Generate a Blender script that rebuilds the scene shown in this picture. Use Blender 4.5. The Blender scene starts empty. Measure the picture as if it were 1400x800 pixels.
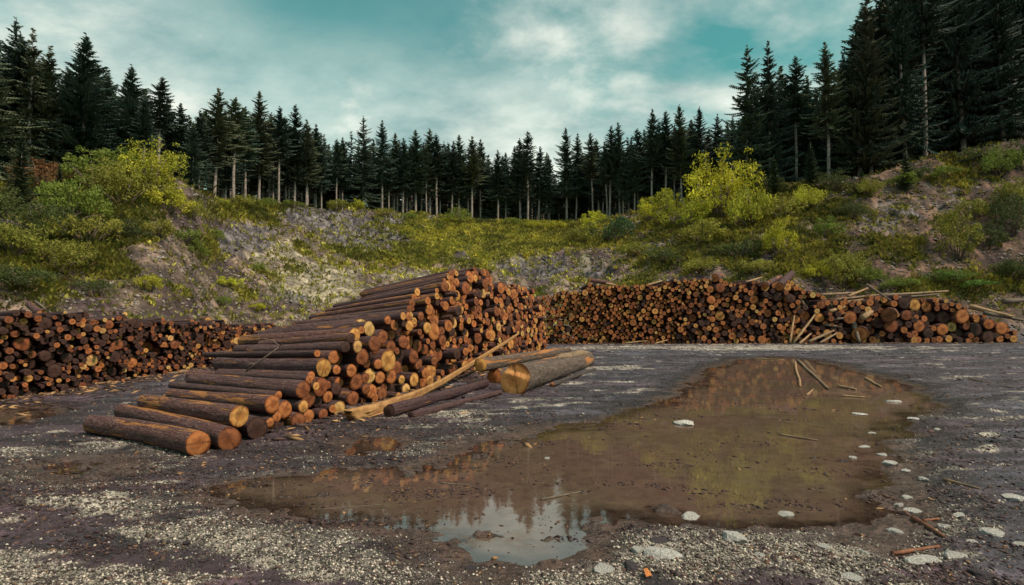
import bpy, math, random
import numpy as np
from mathutils import Vector, Matrix

rng = np.random.default_rng(7)
random.seed(7)
R = math.radians
scene = bpy.context.scene
col = scene.collection

# ------------------------------------------------------------------ camera
F, CX, CY, HZ, CAMH = 778.0, 700.0, 400.0, 435.0, 1.6
TILT = math.atan((HZ - CY) / F)
cam = bpy.data.objects.new('camera', bpy.data.cameras.new('camera'))
cam.data.sensor_width = 36.0
cam.data.lens = F / 1400.0 * 36.0
cam.data.clip_end = 3000
cam.location = (0, 0, CAMH)
cam.rotation_euler = (R(90) + TILT, 0, 0)
col.objects.link(cam)
scene.camera = cam

# ------------------------------------------------------------------ sky, sun, exposure
SUN_EL, SUN_AZ = R(50), R(122)          # azimuth clockwise from +Y : the sun stands behind and to the right of the camera
w = bpy.data.worlds.new('World')
scene.world = w
w.use_nodes = True
nt = w.node_tree
nt.nodes.clear()


def N(nt, kind, **kw):
    n = nt.nodes.new(kind)
    for k, v in kw.items():
        if k.startswith('i_'):
            key = k[2:]
            n.inputs[int(key) if key.isdigit() else key].default_value = v
        else:
            setattr(n, k, v)
    return n


def ramp(nt, fac, stops, interp='LINEAR'):
    n = nt.nodes.new('ShaderNodeValToRGB')
    n.color_ramp.interpolation = interp
    e = n.color_ramp.elements
    while len(e) < len(stops):
        e.new(0.5)
    for k, (p, c) in enumerate(stops):
        e[k].position = p
        e[k].color = (c, c, c, 1) if isinstance(c, (int, float)) else (*c, 1)
    nt.links.new(fac, n.inputs[0])
    return n.outputs[0]


def mixc(nt, f, a, b, mode='MIX'):
    n = nt.nodes.new('ShaderNodeMix')
    n.data_type = 'RGBA'
    n.blend_type = mode
    for s, v in ((0, f), (6, a), (7, b)):
        if isinstance(v, (int, float)):
            n.inputs[s].default_value = v
        elif isinstance(v, tuple):
            n.inputs[s].default_value = (*v, 1)
        else:
            nt.links.new(v, n.inputs[s])
    return n.outputs[2]


def mth(nt, op, a, b=0.0, c=None, clamp=False):
    n = nt.nodes.new('ShaderNodeMath')
    n.operation = op
    n.use_clamp = clamp
    for s, v in enumerate((a, b) if c is None else (a, b, c)):
        if isinstance(v, (int, float)):
            n.inputs[s].default_value = v
        else:
            nt.links.new(v, n.inputs[s])
    return n.outputs[0]


sky = N(nt, 'ShaderNodeTexSky', sky_type='NISHITA', sun_disc=False)
sky.sun_elevation = SUN_EL
sky.sun_rotation = SUN_AZ
sky.air_density = 1.0
sky.dust_density = 1.5
tc = N(nt, 'ShaderNodeTexCoord')
sep = N(nt, 'ShaderNodeSeparateXYZ')
nt.links.new(tc.outputs['Generated'], sep.inputs[0])
# cloud deck seen from below: divide the view direction by its height
zz = mth(nt, 'ADD', mth(nt, 'MAXIMUM', sep.outputs[2], 0.0), 0.30)
cmb = N(nt, 'ShaderNodeCombineXYZ')
nt.links.new(mth(nt, 'DIVIDE', sep.outputs[0], zz), cmb.inputs[0])
nt.links.new(mth(nt, 'DIVIDE', sep.outputs[1], zz), cmb.inputs[1])
n1 = N(nt, 'ShaderNodeTexNoise', i_Scale=2.3, i_Detail=9.0, i_Roughness=0.58, i_Distortion=0.25)
mp1 = N(nt, 'ShaderNodeMapping')
mp1.inputs['Location'].default_value = (0.35, 1.7, 2.0)
mp1.inputs['Rotation'].default_value = (0, 0, R(28))
mp1.inputs['Scale'].default_value = (1.0, 1.2, 1)
nt.links.new(cmb.outputs[0], mp1.inputs[0])
nt.links.new(mp1.outputs[0], n1.inputs['Vector'])


def lump(px, py, sx, amp):
    """a broad cloud bank in a direction of the sky"""
    d = np.array([(px - CX) / F, math.cos(TILT) + (py - CY) / F * math.sin(TILT), math.sin(TILT) - (py - CY) / F * math.cos(TILT)])
    d /= np.linalg.norm(d)
    v = N(nt, 'ShaderNodeVectorMath', operation='DISTANCE')
    nt.links.new(tc.outputs['Generated'], v.inputs[0])
    v.inputs[1].default_value = tuple(d)
    q = mth(nt, 'DIVIDE', v.outputs['Value'], sx)
    q = mth(nt, 'MULTIPLY', mth(nt, 'MULTIPLY', q, q), -1.0)
    return mth(nt, 'MULTIPLY', mth(nt, 'EXPONENT', q), amp)


fac = n1.outputs['Fac']
for a in ((700, 175, .20, .17), (520, 180, .18, .10), (700, 75, .06, .06), (870, 70, .05, .09), (760, 20, .12, -.08), (140, 60, .25, .08), (1130, 20, .18, .12), (480, 110, .06, .06),
          (420, 10, .30, -.10), (560, 10, .24, -.18), (960, 70, .13, -.13), (300, 60, .2, -.02), (1010, 150, .1, .06)):
    fac = mth(nt, 'ADD', fac, lump(*a))
cl = ramp(nt, fac, [(0.40, 0.0), (0.50, 0.25), (0.60, 0.62), (0.74, 1.0)])
hz = mth(nt, 'ADD', ramp(nt, sep.outputs[2], [(0.0, 0.8), (0.30, 0.55), (0.46, 0.0)]), mth(nt, 'ADD', lump(970, 80, .16, -.5), mth(nt, 'ADD', lump(170, 30, .16, .35), lump(680, 190, .22, .30))), clamp=True)
cl = mth(nt, 'MAXIMUM', cl, mth(nt, 'MULTIPLY', hz, 0.9))
n2 = N(nt, 'ShaderNodeTexNoise', i_Scale=3.0, i_Detail=7.0, i_Roughness=0.6)
nt.links.new(mp1.outputs[0], n2.inputs['Vector'])
ccol = mixc(nt, ramp(nt, n2.outputs['Fac'], [(0.35, 0.0), (0.65, 1.0)]), (3.1, 3.8, 3.7), (8.4, 8.3, 7.3))
tint = mixc(nt, 1.0, sky.outputs[0], (0.50, 1.20, 0.74), 'MULTIPLY')
bg = N(nt, 'ShaderNodeBackground')
nt.links.new(mixc(nt, cl, tint, ccol), bg.inputs[0])
bg.inputs[1].default_value = 0.10
out = N(nt, 'ShaderNodeOutputWorld')
nt.links.new(bg.outputs[0], out.inputs[0])

sl = bpy.data.lights.new('sun', 'SUN')
sl.energy = 2.9
sl.angle = R(7)
sl.color = (1.0, 0.78, 0.64)
sun = bpy.data.objects.new('sun', sl)
sd = Vector((math.sin(SUN_AZ) * math.cos(SUN_EL), math.cos(SUN_AZ) * math.cos(SUN_EL), math.sin(SUN_EL)))
sun.rotation_euler = sd.to_track_quat('Z', 'Y').to_euler()
sun.location = (20, -30, 40)
col.objects.link(sun)

vs = scene.view_settings
vs.view_transform = 'Standard'
vs.look = 'None'
vs.exposure = 0.47
vs.gamma = 1.0
vs.use_curve_mapping = False
scene.cycles.max_bounces = 5
scene.cycles.diffuse_bounces = 3
scene.cycles.glossy_bounces = 2
scene.cycles.transmission_bounces = 2
scene.cycles.caustics_reflective = False
scene.cycles.caustics_refractive = False

# ------------------------------------------------------------------ geometry of the view : photograph pixel -> place in the world
ct, st = math.cos(TILT), math.sin(TILT)


def ray(px, py):
    a, b = (px - CX) / F, -(py - CY) / F
    return np.array([a, ct - b * st, st + b * ct])


def GZ(px, py, z=0.0):
    d = ray(px, py)
    k = (z - CAMH) / d[2]
    return np.array([d[0] * k, d[1] * k, z])


def PD(px, py, D):
    d = ray(px, py)
    k = D / d[1]
    return np.array([d[0] * k, D, CAMH + d[2] * k])


def proj(X, Y, Z):
    zc = np.maximum(Y * ct + (Z - CAMH) * st, 0.01)
    yc = -Y * st + (Z - CAMH) * ct
    return CX + F * X / zc, CY - F * yc / zc


# ------------------------------------------------------------------ noise
_tab = np.random.default_rng(3).random((256, 256)).astype(np.float32)


def vnoise(x, y, seed=0):
    x = np.asarray(x, float) + seed * 17.31
    y = np.asarray(y, float) + seed * 5.77
    xi, yi = np.floor(x).astype(int), np.floor(y).astype(int)
    fx, fy = x - xi, y - yi
    fx = fx * fx * (3 - 2 * fx)
    fy = fy * fy * (3 - 2 * fy)
    a = _tab[xi & 255, yi & 255]
    b = _tab[(xi + 1) & 255, yi & 255]
    c = _tab[xi & 255, (yi + 1) & 255]
    d = _tab[(xi + 1) & 255, (yi + 1) & 255]
    return (a * (1 - fx) + b * fx) * (1 - fy) + (c * (1 - fx) + d * fx) * fy


def fbm(x, y, o=4, seed=0, rough=0.5):
    s, a, t = 0, 1.0, 0
    ca, sa = math.cos(0.6), math.sin(0.6)
    for k in range(o):
        s = s + a * (vnoise(x, y, seed + k * 3) - 0.5) * 2
        t += a
        a *= rough
        x, y = (x * ca - y * sa) * 2.03, (x * sa + y * ca) * 2.03
    return s / t


def ss(a, b, x):
    t = np.clip((x - a) / (b - a), 0, 1)
    return t * t * (3 - 2 * t)


# ------------------------------------------------------------------ terrain
# column of the photograph, depth of the hill foot, depth of the crest, row of the crest
HC = [(-150, 15, 37, 268), (0, 17.5, 40, 252), (130, 21, 43, 232), (210, 24, 44, 224), (262, 27, 47, 258), (300, 30, 56, 279),
      (340, 31, 66, 279), (450, 35, 78, 287), (560, 40, 84, 292), (650, 43, 88, 302), (760, 43, 88, 304), (830, 43, 82, 300),
      (900, 43, 76, 285), (1000, 43, 72, 266), (1100, 43, 67, 251), (1200, 43, 65, 239), (1270, 43, 66, 218), (1350, 43, 66, 202),
      (1400, 43, 66, 192), (1550, 42, 66, 190)]
_th, _fr, _cr, _cz = [], [], [], []
for px, fd, cd, cy in HC:
    t = math.atan((px - CX) / F)
    _th.append(math.degrees(t))
    _fr.append(fd / math.cos(t))
    _cr.append(cd / math.cos(t))
    _cz.append(PD(px, cy, cd)[2])
pre = [(-180, 60, 110, 4), (-130, 34, 70, 7), (-90, 24, 50, 10), (-65, 22, 49, 11)]
post = [(65, 62, 100, 19), (95, 55, 95, 15), (135, 50, 95, 9), (180, 60, 110, 4)]
TH = np.array([a[0] for a in pre] + _th + [a[0] for a in post])
FR = np.array([a[1] for a in pre] + _fr + [a[1] for a in post])
CR = np.array([a[2] for a in pre] + _cr + [a[2] for a in post])
CZ = np.array([a[3] for a in pre] + _cz + [a[3] for a in post])

PUD = [(1005, 491), (1060, 488), (1110, 492), (1165, 504), (1245, 525), (1275, 552), (1235, 580), (1200, 600), (1225, 628),
       (1250, 660), (1250, 700), (1195, 735), (1100, 728), (1000, 722), (905, 716), (850, 712), (812, 722), (795, 750), (745, 768),
       (700, 774), (650, 766), (600, 744), (530, 722), (460, 708), (390, 696), (330, 684), (310, 674), (330, 664), (430, 650), (520, 640), (590, 630), (625, 612),
       (640, 600), (705, 592), (770, 582), (840, 570), (905, 552), (935, 535), (965, 508)]
PUD2 = [(40, 636), (95, 622), (160, 630), (170, 645), (110, 654), (55, 650)]
PUD3 = [(470, 606), (505, 600), (545, 604), (530, 613), (480, 616)]
PUD4 = [(-40, 560), (30, 556), (62, 566), (30, 576), (-40, 580)]


def sdist(X, Y, poly):
    """signed distance to a polygon on the ground, negative inside"""
    P = np.array([GZ(a, b)[:2] for a, b in poly])
    best = np.full(X.shape, 1e9)
    ins = np.zeros(X.shape, bool)
    for i in range(len(P)):
        ax, ay = P[i]
        bx, by = P[(i + 1) % len(P)]
        dx, dy = bx - ax, by - ay
        t = np.clip(((X - ax) * dx + (Y - ay) * dy) / (dx * dx + dy * dy), 0, 1)
        d2 = (X - ax - t * dx) ** 2 + (Y - ay - t * dy) ** 2
        best = np.minimum(best, d2)
        c = ((ay > Y) != (by > Y)) & (X < (bx - ax) * (Y - ay) / (by - ay + 1e-12) + ax)
        ins ^= c
    d = np.sqrt(best)
    return np.where(ins, -d, d)


def pud_dist(X, Y):
    d = np.full(X.shape, 50.0)
    m = (np.abs(X) < 26) & (Y > 1.5) & (Y < 30)
    if m.any():
        x, y = X[m], Y[m]
        q = np.minimum(np.minimum(sdist(x, y, PUD), sdist(x, y, PUD2)), np.minimum(sdist(x, y, PUD3), sdist(x, y, PUD4)))
        d[m] = q
    return d


ROCKS = [(335, 325, 42, 26, 1.0), (455, 300, 70, 20, 1.0), (500, 325, 60, 22, 1.0), (540, 300, 30, 14, .8), (740, 365, 60, 22, .9),
         (815, 372, 30, 16, .6), (640, 352, 28, 12, .5), (600, 300, 26, 8, .6), (300, 380, 40, 24, .4), (905, 335, 36, 14, .5), (1215, 300, 60, 44, .45),
         (1290, 275, 60, 30, .35), (395, 405, 40, 22, .5), (1340, 375, 50, 14, .4)]


def terrain(X, Y, want=False):
    X = np.atleast_1d(np.asarray(X, float))
    Y = np.atleast_1d(np.asarray(Y, float))
    th = np.degrees(np.arctan2(X, Y))
    r = np.hypot(X, Y)
    fo, cr, cz = np.interp(th, TH, FR), np.interp(th, TH, CR), np.interp(th, TH, CZ)
    fo = fo + fbm(X / 7, Y / 7, 2, 21) * 1.0
    s = (r - fo) / (cr - fo)
    sc = np.clip(s, 0, 1)
    p = np.where(sc < .08, sc * sc / .16, sc - .04) / .96
    bow = np.sin(np.pi * sc) * 0.09 * np.exp(-((th + 20) / 14) ** 2)
    p = p - bow
    z = cz * p + np.maximum(r - cr, 0) * 0.02
    hm = ss(0.0, 0.12, s)
    und = fbm(X / 11, Y / 11, 4, 31) * 1.3 + fbm(X / 3.1, Y / 3.1, 5, 35) * 0.60 + (.5 - np.abs(fbm(X / 1.6, Y / 1.6, 4, 37))) * .35
    z = z + und * hm * (1 - 0.75 * ss(.75, .98, s))
    px, py = proj(X, Y, z)
    rock = np.zeros_like(z)
    for a, b, sa_, sb_, am in ROCKS:
        rock = np.maximum(rock, am * np.exp(-((px - a) / sa_) ** 2 - ((py - b) / sb_) ** 2))
    rock = rock * (Y > 5) * hm
    rn = fbm(X / 2.3, Y / 2.3, 4, 41)
    rock = ss(0.28, 0.55, rock + rn * .35 + fbm(X / .7, Y / .7, 2, 43) * .12) * hm
    ridg = 1 - np.abs(fbm(X / 1.7 + z * .35, Y / 1.7, 4, 51))
    blocky = np.floor(fbm(X / 1.3, Y / 1.3, 3, 55) * 5) / 5
    z = z + rock * ((ridg - .8) * 1.5 + blocky * 0.8) + hm * fbm(X / .55, Y / .55, 2, 61) * .09
    # yard
    y0 = 1 - hm
    pdist = pud_dist(X, Y)
    wob = fbm(X / 1.1, Y / .7, 5, 71, .6) * .42 + fbm(X / .17, Y / .12, 3, 75) * .14
    pd = pdist + wob - .24
    low = 0.022 + fbm(X / 2.6, Y / 2.6, 3, 77) * 0.022 + fbm(X / .3, Y / .5, 4, 79) * 0.013
    # tyre ruts sweeping along the yard
    rut = np.sin((Y * 1.0 - X * 0.22 + fbm(X / 5, Y / 5, 2, 83) * 1.5) * 3.1)
    low = low + 0.020 * rut * ss(.3, 1.2, pdist)
    low = low + np.clip(fbm(X / .9, Y / .16, 4, 87, .6), -.5, .5) * .035 * ss(.25, 1.0, pdist)
    low = np.maximum(low, -0.012 + fbm(X / .2, Y / .2, 2, 85) * .006)
    dep = -0.11 * ss(0.25, -1.7, pd) - 0.026 * ss(.30, -.15, pd)
    isl = ss(.30, .75, fbm(X / .33, Y / .16, 4, 91)) * np.clip(-dep + .012, 0, .12) * ss(2.4, .2, np.abs(pd)) * ss(9.5, 6.5, Y)
    yard = low + dep + isl * (pd < 0.05)
    far = ss(60, 30, r)
    z = z + yard * y0 * np.maximum(far, 0.2)
    if want:
        return z, s, hm, rock, pd, px, py, th
    return z


def hit(px, py, dmin=8, dmax=110):
    """where the line of sight through a pixel meets the terrain"""
    d = ray(px, py)
    D = np.linspace(dmin, dmax, 1100)
    k = D / d[1]
    X, Y, Z = d[0] * k, d[1] * k, CAMH + d[2] * k
    T = terrain(X, Y)
    i = np.argmax(T > Z)
    if not (T > Z).any():
        g = float(np.interp(math.degrees(math.atan2(d[0], d[1])), TH, CR)) * math.cos(math.atan2(d[0], d[1]))
        X1, Y1 = d[0] / d[1] * g, g
        return np.array([X1, Y1, float(terrain(X1, Y1)[0])])
    return np.array([X[i], Y[i], T[i]])


# ------------------------------------------------------------------ mesh helpers
def mesh_np(name, V, Q=None, T=None, mats=(), smooth=False, midx=None, attrs=None):
    me = bpy.data.meshes.new(name)
    V = np.asarray(V, np.float32)
    parts, starts, tot = [], [], []
    if Q is not None and len(Q):
        Q = np.asarray(Q, np.int32)
        parts.append(Q.ravel())
        tot.append(np.full(len(Q), 4, np.int32))
    if T is not None and len(T):
        T = np.asarray(T, np.int32)
        parts.append(T.ravel())
        tot.append(np.full(len(T), 3, np.int32))
    L = np.concatenate(parts)
    tot = np.concatenate(tot)
    st_ = np.concatenate([[0], np.cumsum(tot)[:-1]]).astype(np.int32)
    me.vertices.add(len(V))
    me.vertices.foreach_set('co', V.ravel())
    me.loops.add(len(L))
    me.loops.foreach_set('vertex_index', L)
    me.polygons.add(len(tot))
    me.polygons.foreach_set('loop_start', st_)
    me.polygons.foreach_set('loop_total', tot)
    if smooth is True:
        me.polygons.foreach_set('use_smooth', np.ones(len(tot), bool))
    elif smooth is not False:
        me.polygons.foreach_set('use_smooth', smooth)
    for m in mats:
        me.materials.append(m)
    if midx is not None:
        me.polygons.foreach_set('material_index', np.asarray(midx, np.int32))
    for k, (typ, arr) in (attrs or {}).items():
        arr = np.asarray(arr, np.float32)
        if typ == 'C':
            at = me.attributes.new(k, 'FLOAT_COLOR', 'POINT')
            c4 = np.ones((len(V), 4), np.float32)
            c4[:, :3] = arr
            at.data.foreach_set('color', c4.ravel())
        elif typ == 'V':
            at = me.attributes.new(k, 'FLOAT_VECTOR', 'POINT')
            at.data.foreach_set('vector', arr.ravel())
        else:
            at = me.attributes.new(k, 'FLOAT', 'POINT')
            at.data.foreach_set('value', arr.ravel())
    me.update()
    me.validate()
    return me


def obj(name, me, parent=None, label=None, cat=None, group=None, kind=None, color=None):
    o = bpy.data.objects.new(name, me)
    col.objects.link(o)
    if parent is not None:
        o.parent = parent
    tag(o, label, cat, group, kind)
    if color is not None:
        o.color = (*color, 1)
    return o


def tag(o, label=None, cat=None, group=None, kind=None):
    for k, v in (('label', label), ('category', cat), ('group', group), ('kind', kind)):
        if v:
            o[k] = v


def ordn(n):
    w_ = ['zeroth', 'first', 'second', 'third', 'fourth', 'fifth', 'sixth', 'seventh', 'eighth', 'ninth', 'tenth', 'eleventh', 'twelfth']
    if n < len(w_):
        return w_[n]
    return f"{n}{'th' if n % 100 in (11, 12, 13) else {1: 'st', 2: 'nd', 3: 'rd'}.get(n % 10, 'th')}"


# ------------------------------------------------------------------ materials
def newmat(name):
    m = bpy.data.materials.new(name)
    m.use_nodes = True
    t = m.node_tree
    b = t.nodes['Principled BSDF']
    b.inputs['Specular IOR Level'].default_value = 0.3
    return m, t, b


def attr(t, name, out_='Color', typ='GEOMETRY'):
    n = t.nodes.new('ShaderNodeAttribute')
    n.attribute_name = name
    n.attribute_type = typ
    return n.outputs[out_]


def bump(t, b, h, strength, dist):
    n = t.nodes.new('ShaderNodeBump')
    n.inputs['Strength'].default_value = strength
    n.inputs['Distance'].default_value = dist
    t.links.new(h, n.inputs['Height'])
    t.links.new(n.outputs[0], b.inputs['Normal'])


def noise(t, vec, scale, detail=4, rough=.55, w_=None, dist=0.0):
    n = t.nodes.new('ShaderNodeTexNoise')
    if w_ is not None:
        n.noise_dimensions = '4D'
        t.links.new(w_, n.inputs['W'])
    n.inputs['Scale'].default_value = scale
    n.inputs['Detail'].default_value = detail
    n.inputs['Roughness'].default_value = rough
    n.inputs['Distortion'].default_value = dist
    if vec is not None:
        t.links.new(vec, n.inputs['Vector'])
    return n.outputs['Fac']


def mapping(t, vec, scale):
    n = t.nodes.new('ShaderNodeMapping')
    n.inputs['Scale'].default_value = scale
    t.links.new(vec, n.inputs[0])
    return n.outputs[0]


# ground
m_ground, t, b = newmat('ground')
b.inputs['Specular IOR Level'].default_value = 0.5
c = attr(t, 'col')
geo = t.nodes.new('ShaderNodeNewGeometry')
nf = noise(t, geo.outputs['Position'], 22, 5, .7)
nc = noise(t, geo.outputs['Position'], 3.1, 4, .6)
v = ramp(t, nf, [(0.3, .35), (0.7, 1.65)])
c2 = mixc(t, 1.0, c, v, 'MULTIPLY')
v2 = ramp(t, nc, [(0.35, .6), (0.65, 1.4)])
c2 = mixc(t, 1.0, c2, v2, 'MULTIPLY')
t.links.new(c2, b.inputs['Base Color'])
wet = attr(t, 'wet', 'Fac')
rr = mth(t, 'SUBTRACT', 0.92, mth(t, 'MULTIPLY', wet, 0.68))
t.links.new(rr, b.inputs['Roughness'])
bump(t, b, mth(t, 'ADD', nf, mth(t, 'MULTIPLY', nc, 2.0)), 0.9, 0.05)

# muddy puddle water
m_water, t, b = newmat('puddle_water')
geo = t.nodes.new('ShaderNodeNewGeometry')
nw = noise(t, geo.outputs['Position'], .55, 4, .6)
nw2 = noise(t, geo.outputs['Position'], 6, 6, .7)
cw = mixc(t, ramp(t, nw, [(0.35, 0.0), (0.65, 1.0)]), (.142, .080, .064), (.120, .086, .056))
cw = mixc(t, ramp(t, nw2, [(0.46, 0.0), (0.72, .7)]), cw, (.060, .036, .032))
t.links.new(cw, b.inputs['Base Color'])
b.inputs['Roughness'].default_value = 0.6
b.inputs['Specular IOR Level'].default_value = 0.0
gl = t.nodes.new('ShaderNodeBsdfGlossy')
gl.inputs['Roughness'].default_value = 0.03
nr = noise(t, geo.outputs['Position'], 5, 2, .5)
bn = t.nodes.new('ShaderNodeBump')
bn.inputs['Strength'].default_value = .06
bn.inputs['Distance'].default_value = .01
t.links.new(nr, bn.inputs['Height'])
t.links.new(bn.outputs[0], gl.inputs['Normal'])
fr = t.nodes.new('ShaderNodeFresnel')
fr.inputs['IOR'].default_value = 1.33
# silt and scum dull the mirror in patches
scum = ramp(t, noise(t, geo.outputs['Position'], 2.2, 6, .7), [(0.52, 1.0), (.64, .5)])
fa = mth(t, 'MULTIPLY', mth(t, 'ADD', mth(t, 'MULTIPLY', mth(t, 'POWER', fr.outputs[0], .5), .52), .10), scum)
mx = t.nodes.new('ShaderNodeMixShader')
t.links.new(fa, mx.inputs[0])
tp = t.nodes.new('ShaderNodeBsdfTransparent')
tp.inputs[0].default_value = (.85, .78, .74, 1)
mo = t.nodes.new('ShaderNodeMixShader')
dn_ = mth(t, 'ADD', mth(t, 'MULTIPLY', attr(t, 'depth', 'Fac'), 34.0), mth(t, 'MULTIPLY', mth(t, 'SUBTRACT', nw2, .5), 1.6), clamp=True)
t.links.new(dn_, mo.inputs[0])
t.links.new(tp.outputs[0], mo.inputs[1])
t.links.new(b.outputs[0], mo.inputs[2])
t.links.new(mo.outputs[0], mx.inputs[1])
t.links.new(gl.outputs[0], mx.inputs[2])
t.links.new(mx.outputs[0], t.nodes['Material Output'].inputs[0])


# bark
def bark_mat(name, stack, ca=(.046, .022, .027), cb=(.145, .076, .074), cc_=(.28, .215, .20)):
    m, t, b = newmat(name)
    lc = attr(t, 'lc', 'Vector')
    if stack:
        wv = attr(t, 'rnd', 'Fac')
    else:
        oi = t.nodes.new('ShaderNodeObjectInfo')
        wv = oi.outputs['Random']
    w10 = mth(t, 'MULTIPLY', wv, 37.0)
    mp = mapping(t, lc, (1.6, 9, 9))
    n_big = noise(t, mapping(t, lc, (.8, 8, 8)), 1.0, 4, .6, w10, .3)
    n_mid = noise(t, mp, 2.2, 5, .65, w10)
    n_fine = noise(t, mapping(t, lc, (14, 40, 40)), 1.0, 4, .7, w10)
    base = mixc(t, ramp(t, n_mid, [(0.3, 0.0), (0.7, 1.0)]), ca, cb)
    base = mixc(t, ramp(t, n_fine, [(0.5, 0.0), (0.75, .85)]), base, cc_)
    tone = ramp(t, wv, [(0, (.65, .6, .66)), (.5, (1, .95, .95)), (1, (1.35, 1.1, .95))])
    base = mixc(t, 1.0, base, tone, 'MULTIPLY')
    # peeled strips showing the inner bark
    thr = mth(t, 'ADD', n_big, mth(t, 'MULTIPLY', mth(t, 'SUBTRACT', wv, 0.5), 0.12))
    peel = ramp(t, thr, [(0.585, 0.0), (0.62, 1.0)])
    peelc = mixc(t, n_fine, (.22, .075, .03), (.56, .25, .085))
    base = mixc(t, peel, base, peelc)
    t.links.new(base, b.inputs['Base Color'])
    b.inputs['Roughness'].default_value = .85
    hh = mth(t, 'ADD', mth(t, 'MULTIPLY', n_mid, 1.0), mth(t, 'MULTIPLY', n_fine, .7))
    hh = mth(t, 'SUBTRACT', hh, mth(t, 'MULTIPLY', peel, .5))
    bump(t, b, hh, 1.0, 0.05)
    return m


def end_mat(name, stack):
    m, t, b = newmat(name)
    lc = attr(t, 'lc', 'Vector')            # y, z run from -1 to 1 over the cut face
    if stack:
        ec = attr(t, 'ecol')
        wv = attr(t, 'rnd', 'Fac')
    else:
        oi = t.nodes.new('ShaderNodeObjectInfo')
        ec = oi.outputs['Color']
        wv = oi.outputs['Random']
    w10 = mth(t, 'MULTIPLY', wv, 53.0)
    nb = noise(t, lc, 1.3, 4, .6, w10)
    nfi = noise(t, lc, 9, 4, .7, w10)
    sp = t.nodes.new('ShaderNodeSeparateXYZ')
    t.links.new(lc, sp.inputs[0])
    r2 = mth(t, 'ADD', mth(t, 'POWER', mth(t, 'ADD', sp.outputs[1], .07), 2), mth(t, 'POWER', sp.outputs[2], 2))
    rad = mth(t, 'SQRT', r2)
    rings = mth(t, 'SINE', mth(t, 'ADD', mth(t, 'MULTIPLY', rad, 60), mth(t, 'MULTIPLY', nb, 14)))
    rv = mth(t, 'ADD', 1.0, mth(t, 'MULTIPLY', rings, .12))
    heart = ramp(t, mth(t, 'ADD', rad, mth(t, 'MULTIPLY', mth(t, 'SUBTRACT', nb, .5), .7)), [(0.0, (.62, .5, .42)), (.4, (.9, .82, .75)), (.6, (1.12, 1.15, 1.2)), (.86, (1, .95, .85)), (.97, (.4, .28, .22))])
    # radial drying cracks
    ang = mth(t, 'ARCTAN2', sp.outputs[2], sp.outputs[1])
    cr_ = mth(t, 'SINE', mth(t, 'ADD', mth(t, 'MULTIPLY', ang, 2.0), mth(t, 'ADD', mth(t, 'MULTIPLY', wv, 40), mth(t, 'MULTIPLY', nfi, 1.6))))
    crk = ramp(t, cr_, [(0.972, 1.0), (.99, .45)])
    cc = mixc(t, 1.0, ec, heart, 'MULTIPLY')
    cc = mixc(t, 1.0, cc, rv, 'MULTIPLY')
    cc = mixc(t, 1.0, cc, crk, 'MULTIPLY')
    dirt = ramp(t, nb, [(0.3, .5), (.55, 1.12)])
    cc = mixc(t, 1.0, cc, dirt, 'MULTIPLY')
    cc = mixc(t, 1.0, cc, ramp(t, nfi, [(0.3, .72), (.7, 1.2)]), 'MULTIPLY')
    t.links.new(cc, b.inputs['Base Color'])
    b.inputs['Roughness'].default_value = .75
    bump(t, b, nfi, .5, .01)
    return m


m_bark, m_bark_s = bark_mat('bark', False), bark_mat('stacked_bark', True)
m_bark_g = bark_mat('grey_bark', False, (.042, .034, .033), (.125, .104, .094), (.27, .23, .20))
m_end, m_end_s = end_mat('cut_wood', False), end_mat('stacked_cut_wood', True)


def leaf_mat(name, var=.5, trans=.25, spread=1.0):
    m, t, b = newmat(name)
    oi = t.nodes.new('ShaderNodeObjectInfo')
    tcn = t.nodes.new('ShaderNodeTexCoord')
    n = noise(t, tcn.outputs['Object'], 1.1 * spread, 3, .6, oi.outputs['Random'])
    n_ = noise(t, tcn.outputs['Object'], 9.0, 2, .6)
    cv = mixc(t, 1.0, oi.outputs['Color'], ramp(t, n, [(0.3, 1 - var), (.7, 1 + var)]), 'MULTIPLY')
    cv = mixc(t, 1.0, cv, ramp(t, n_, [(0.3, .7), (.7, 1.35)]), 'MULTIPLY')
    t.links.new(cv, b.inputs['Base Color'])
    b.inputs['Roughness'].default_value = .7
    if trans > 0:
        tr = t.nodes.new('ShaderNodeBsdfTranslucent')
        t.links.new(cv, tr.inputs[0])
        mx = t.nodes.new('ShaderNodeMixShader')
        mx.inputs[0].default_value = trans
        t.links.new(b.outputs[0], mx.inputs[1])
        t.links.new(tr.outputs[0], mx.inputs[2])
        t.links.new(mx.outputs[0], t.nodes['Material Output'].inputs[0])
    return m


m_leaf = leaf_mat('leaves', .35, .35)
m_needle = leaf_mat('needles', .4, 0.0, .4)


def simple(name, ca, cb, scale=8, rough=.85, bs=.5, bd=.02, vec='Object'):
    m, t, b = newmat(name)
    tcn = t.nodes.new('ShaderNodeTexCoord')
    n = noise(t, tcn.outputs[vec], scale, 5, .65)
    t.links.new(mixc(t, ramp(t, n, [(0.3, 0.0), (.7, 1.0)]), ca, cb), b.inputs['Base Color'])
    b.inputs['Roughness'].default_value = rough
    bump(t, b, n, bs, bd)
    return m


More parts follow.
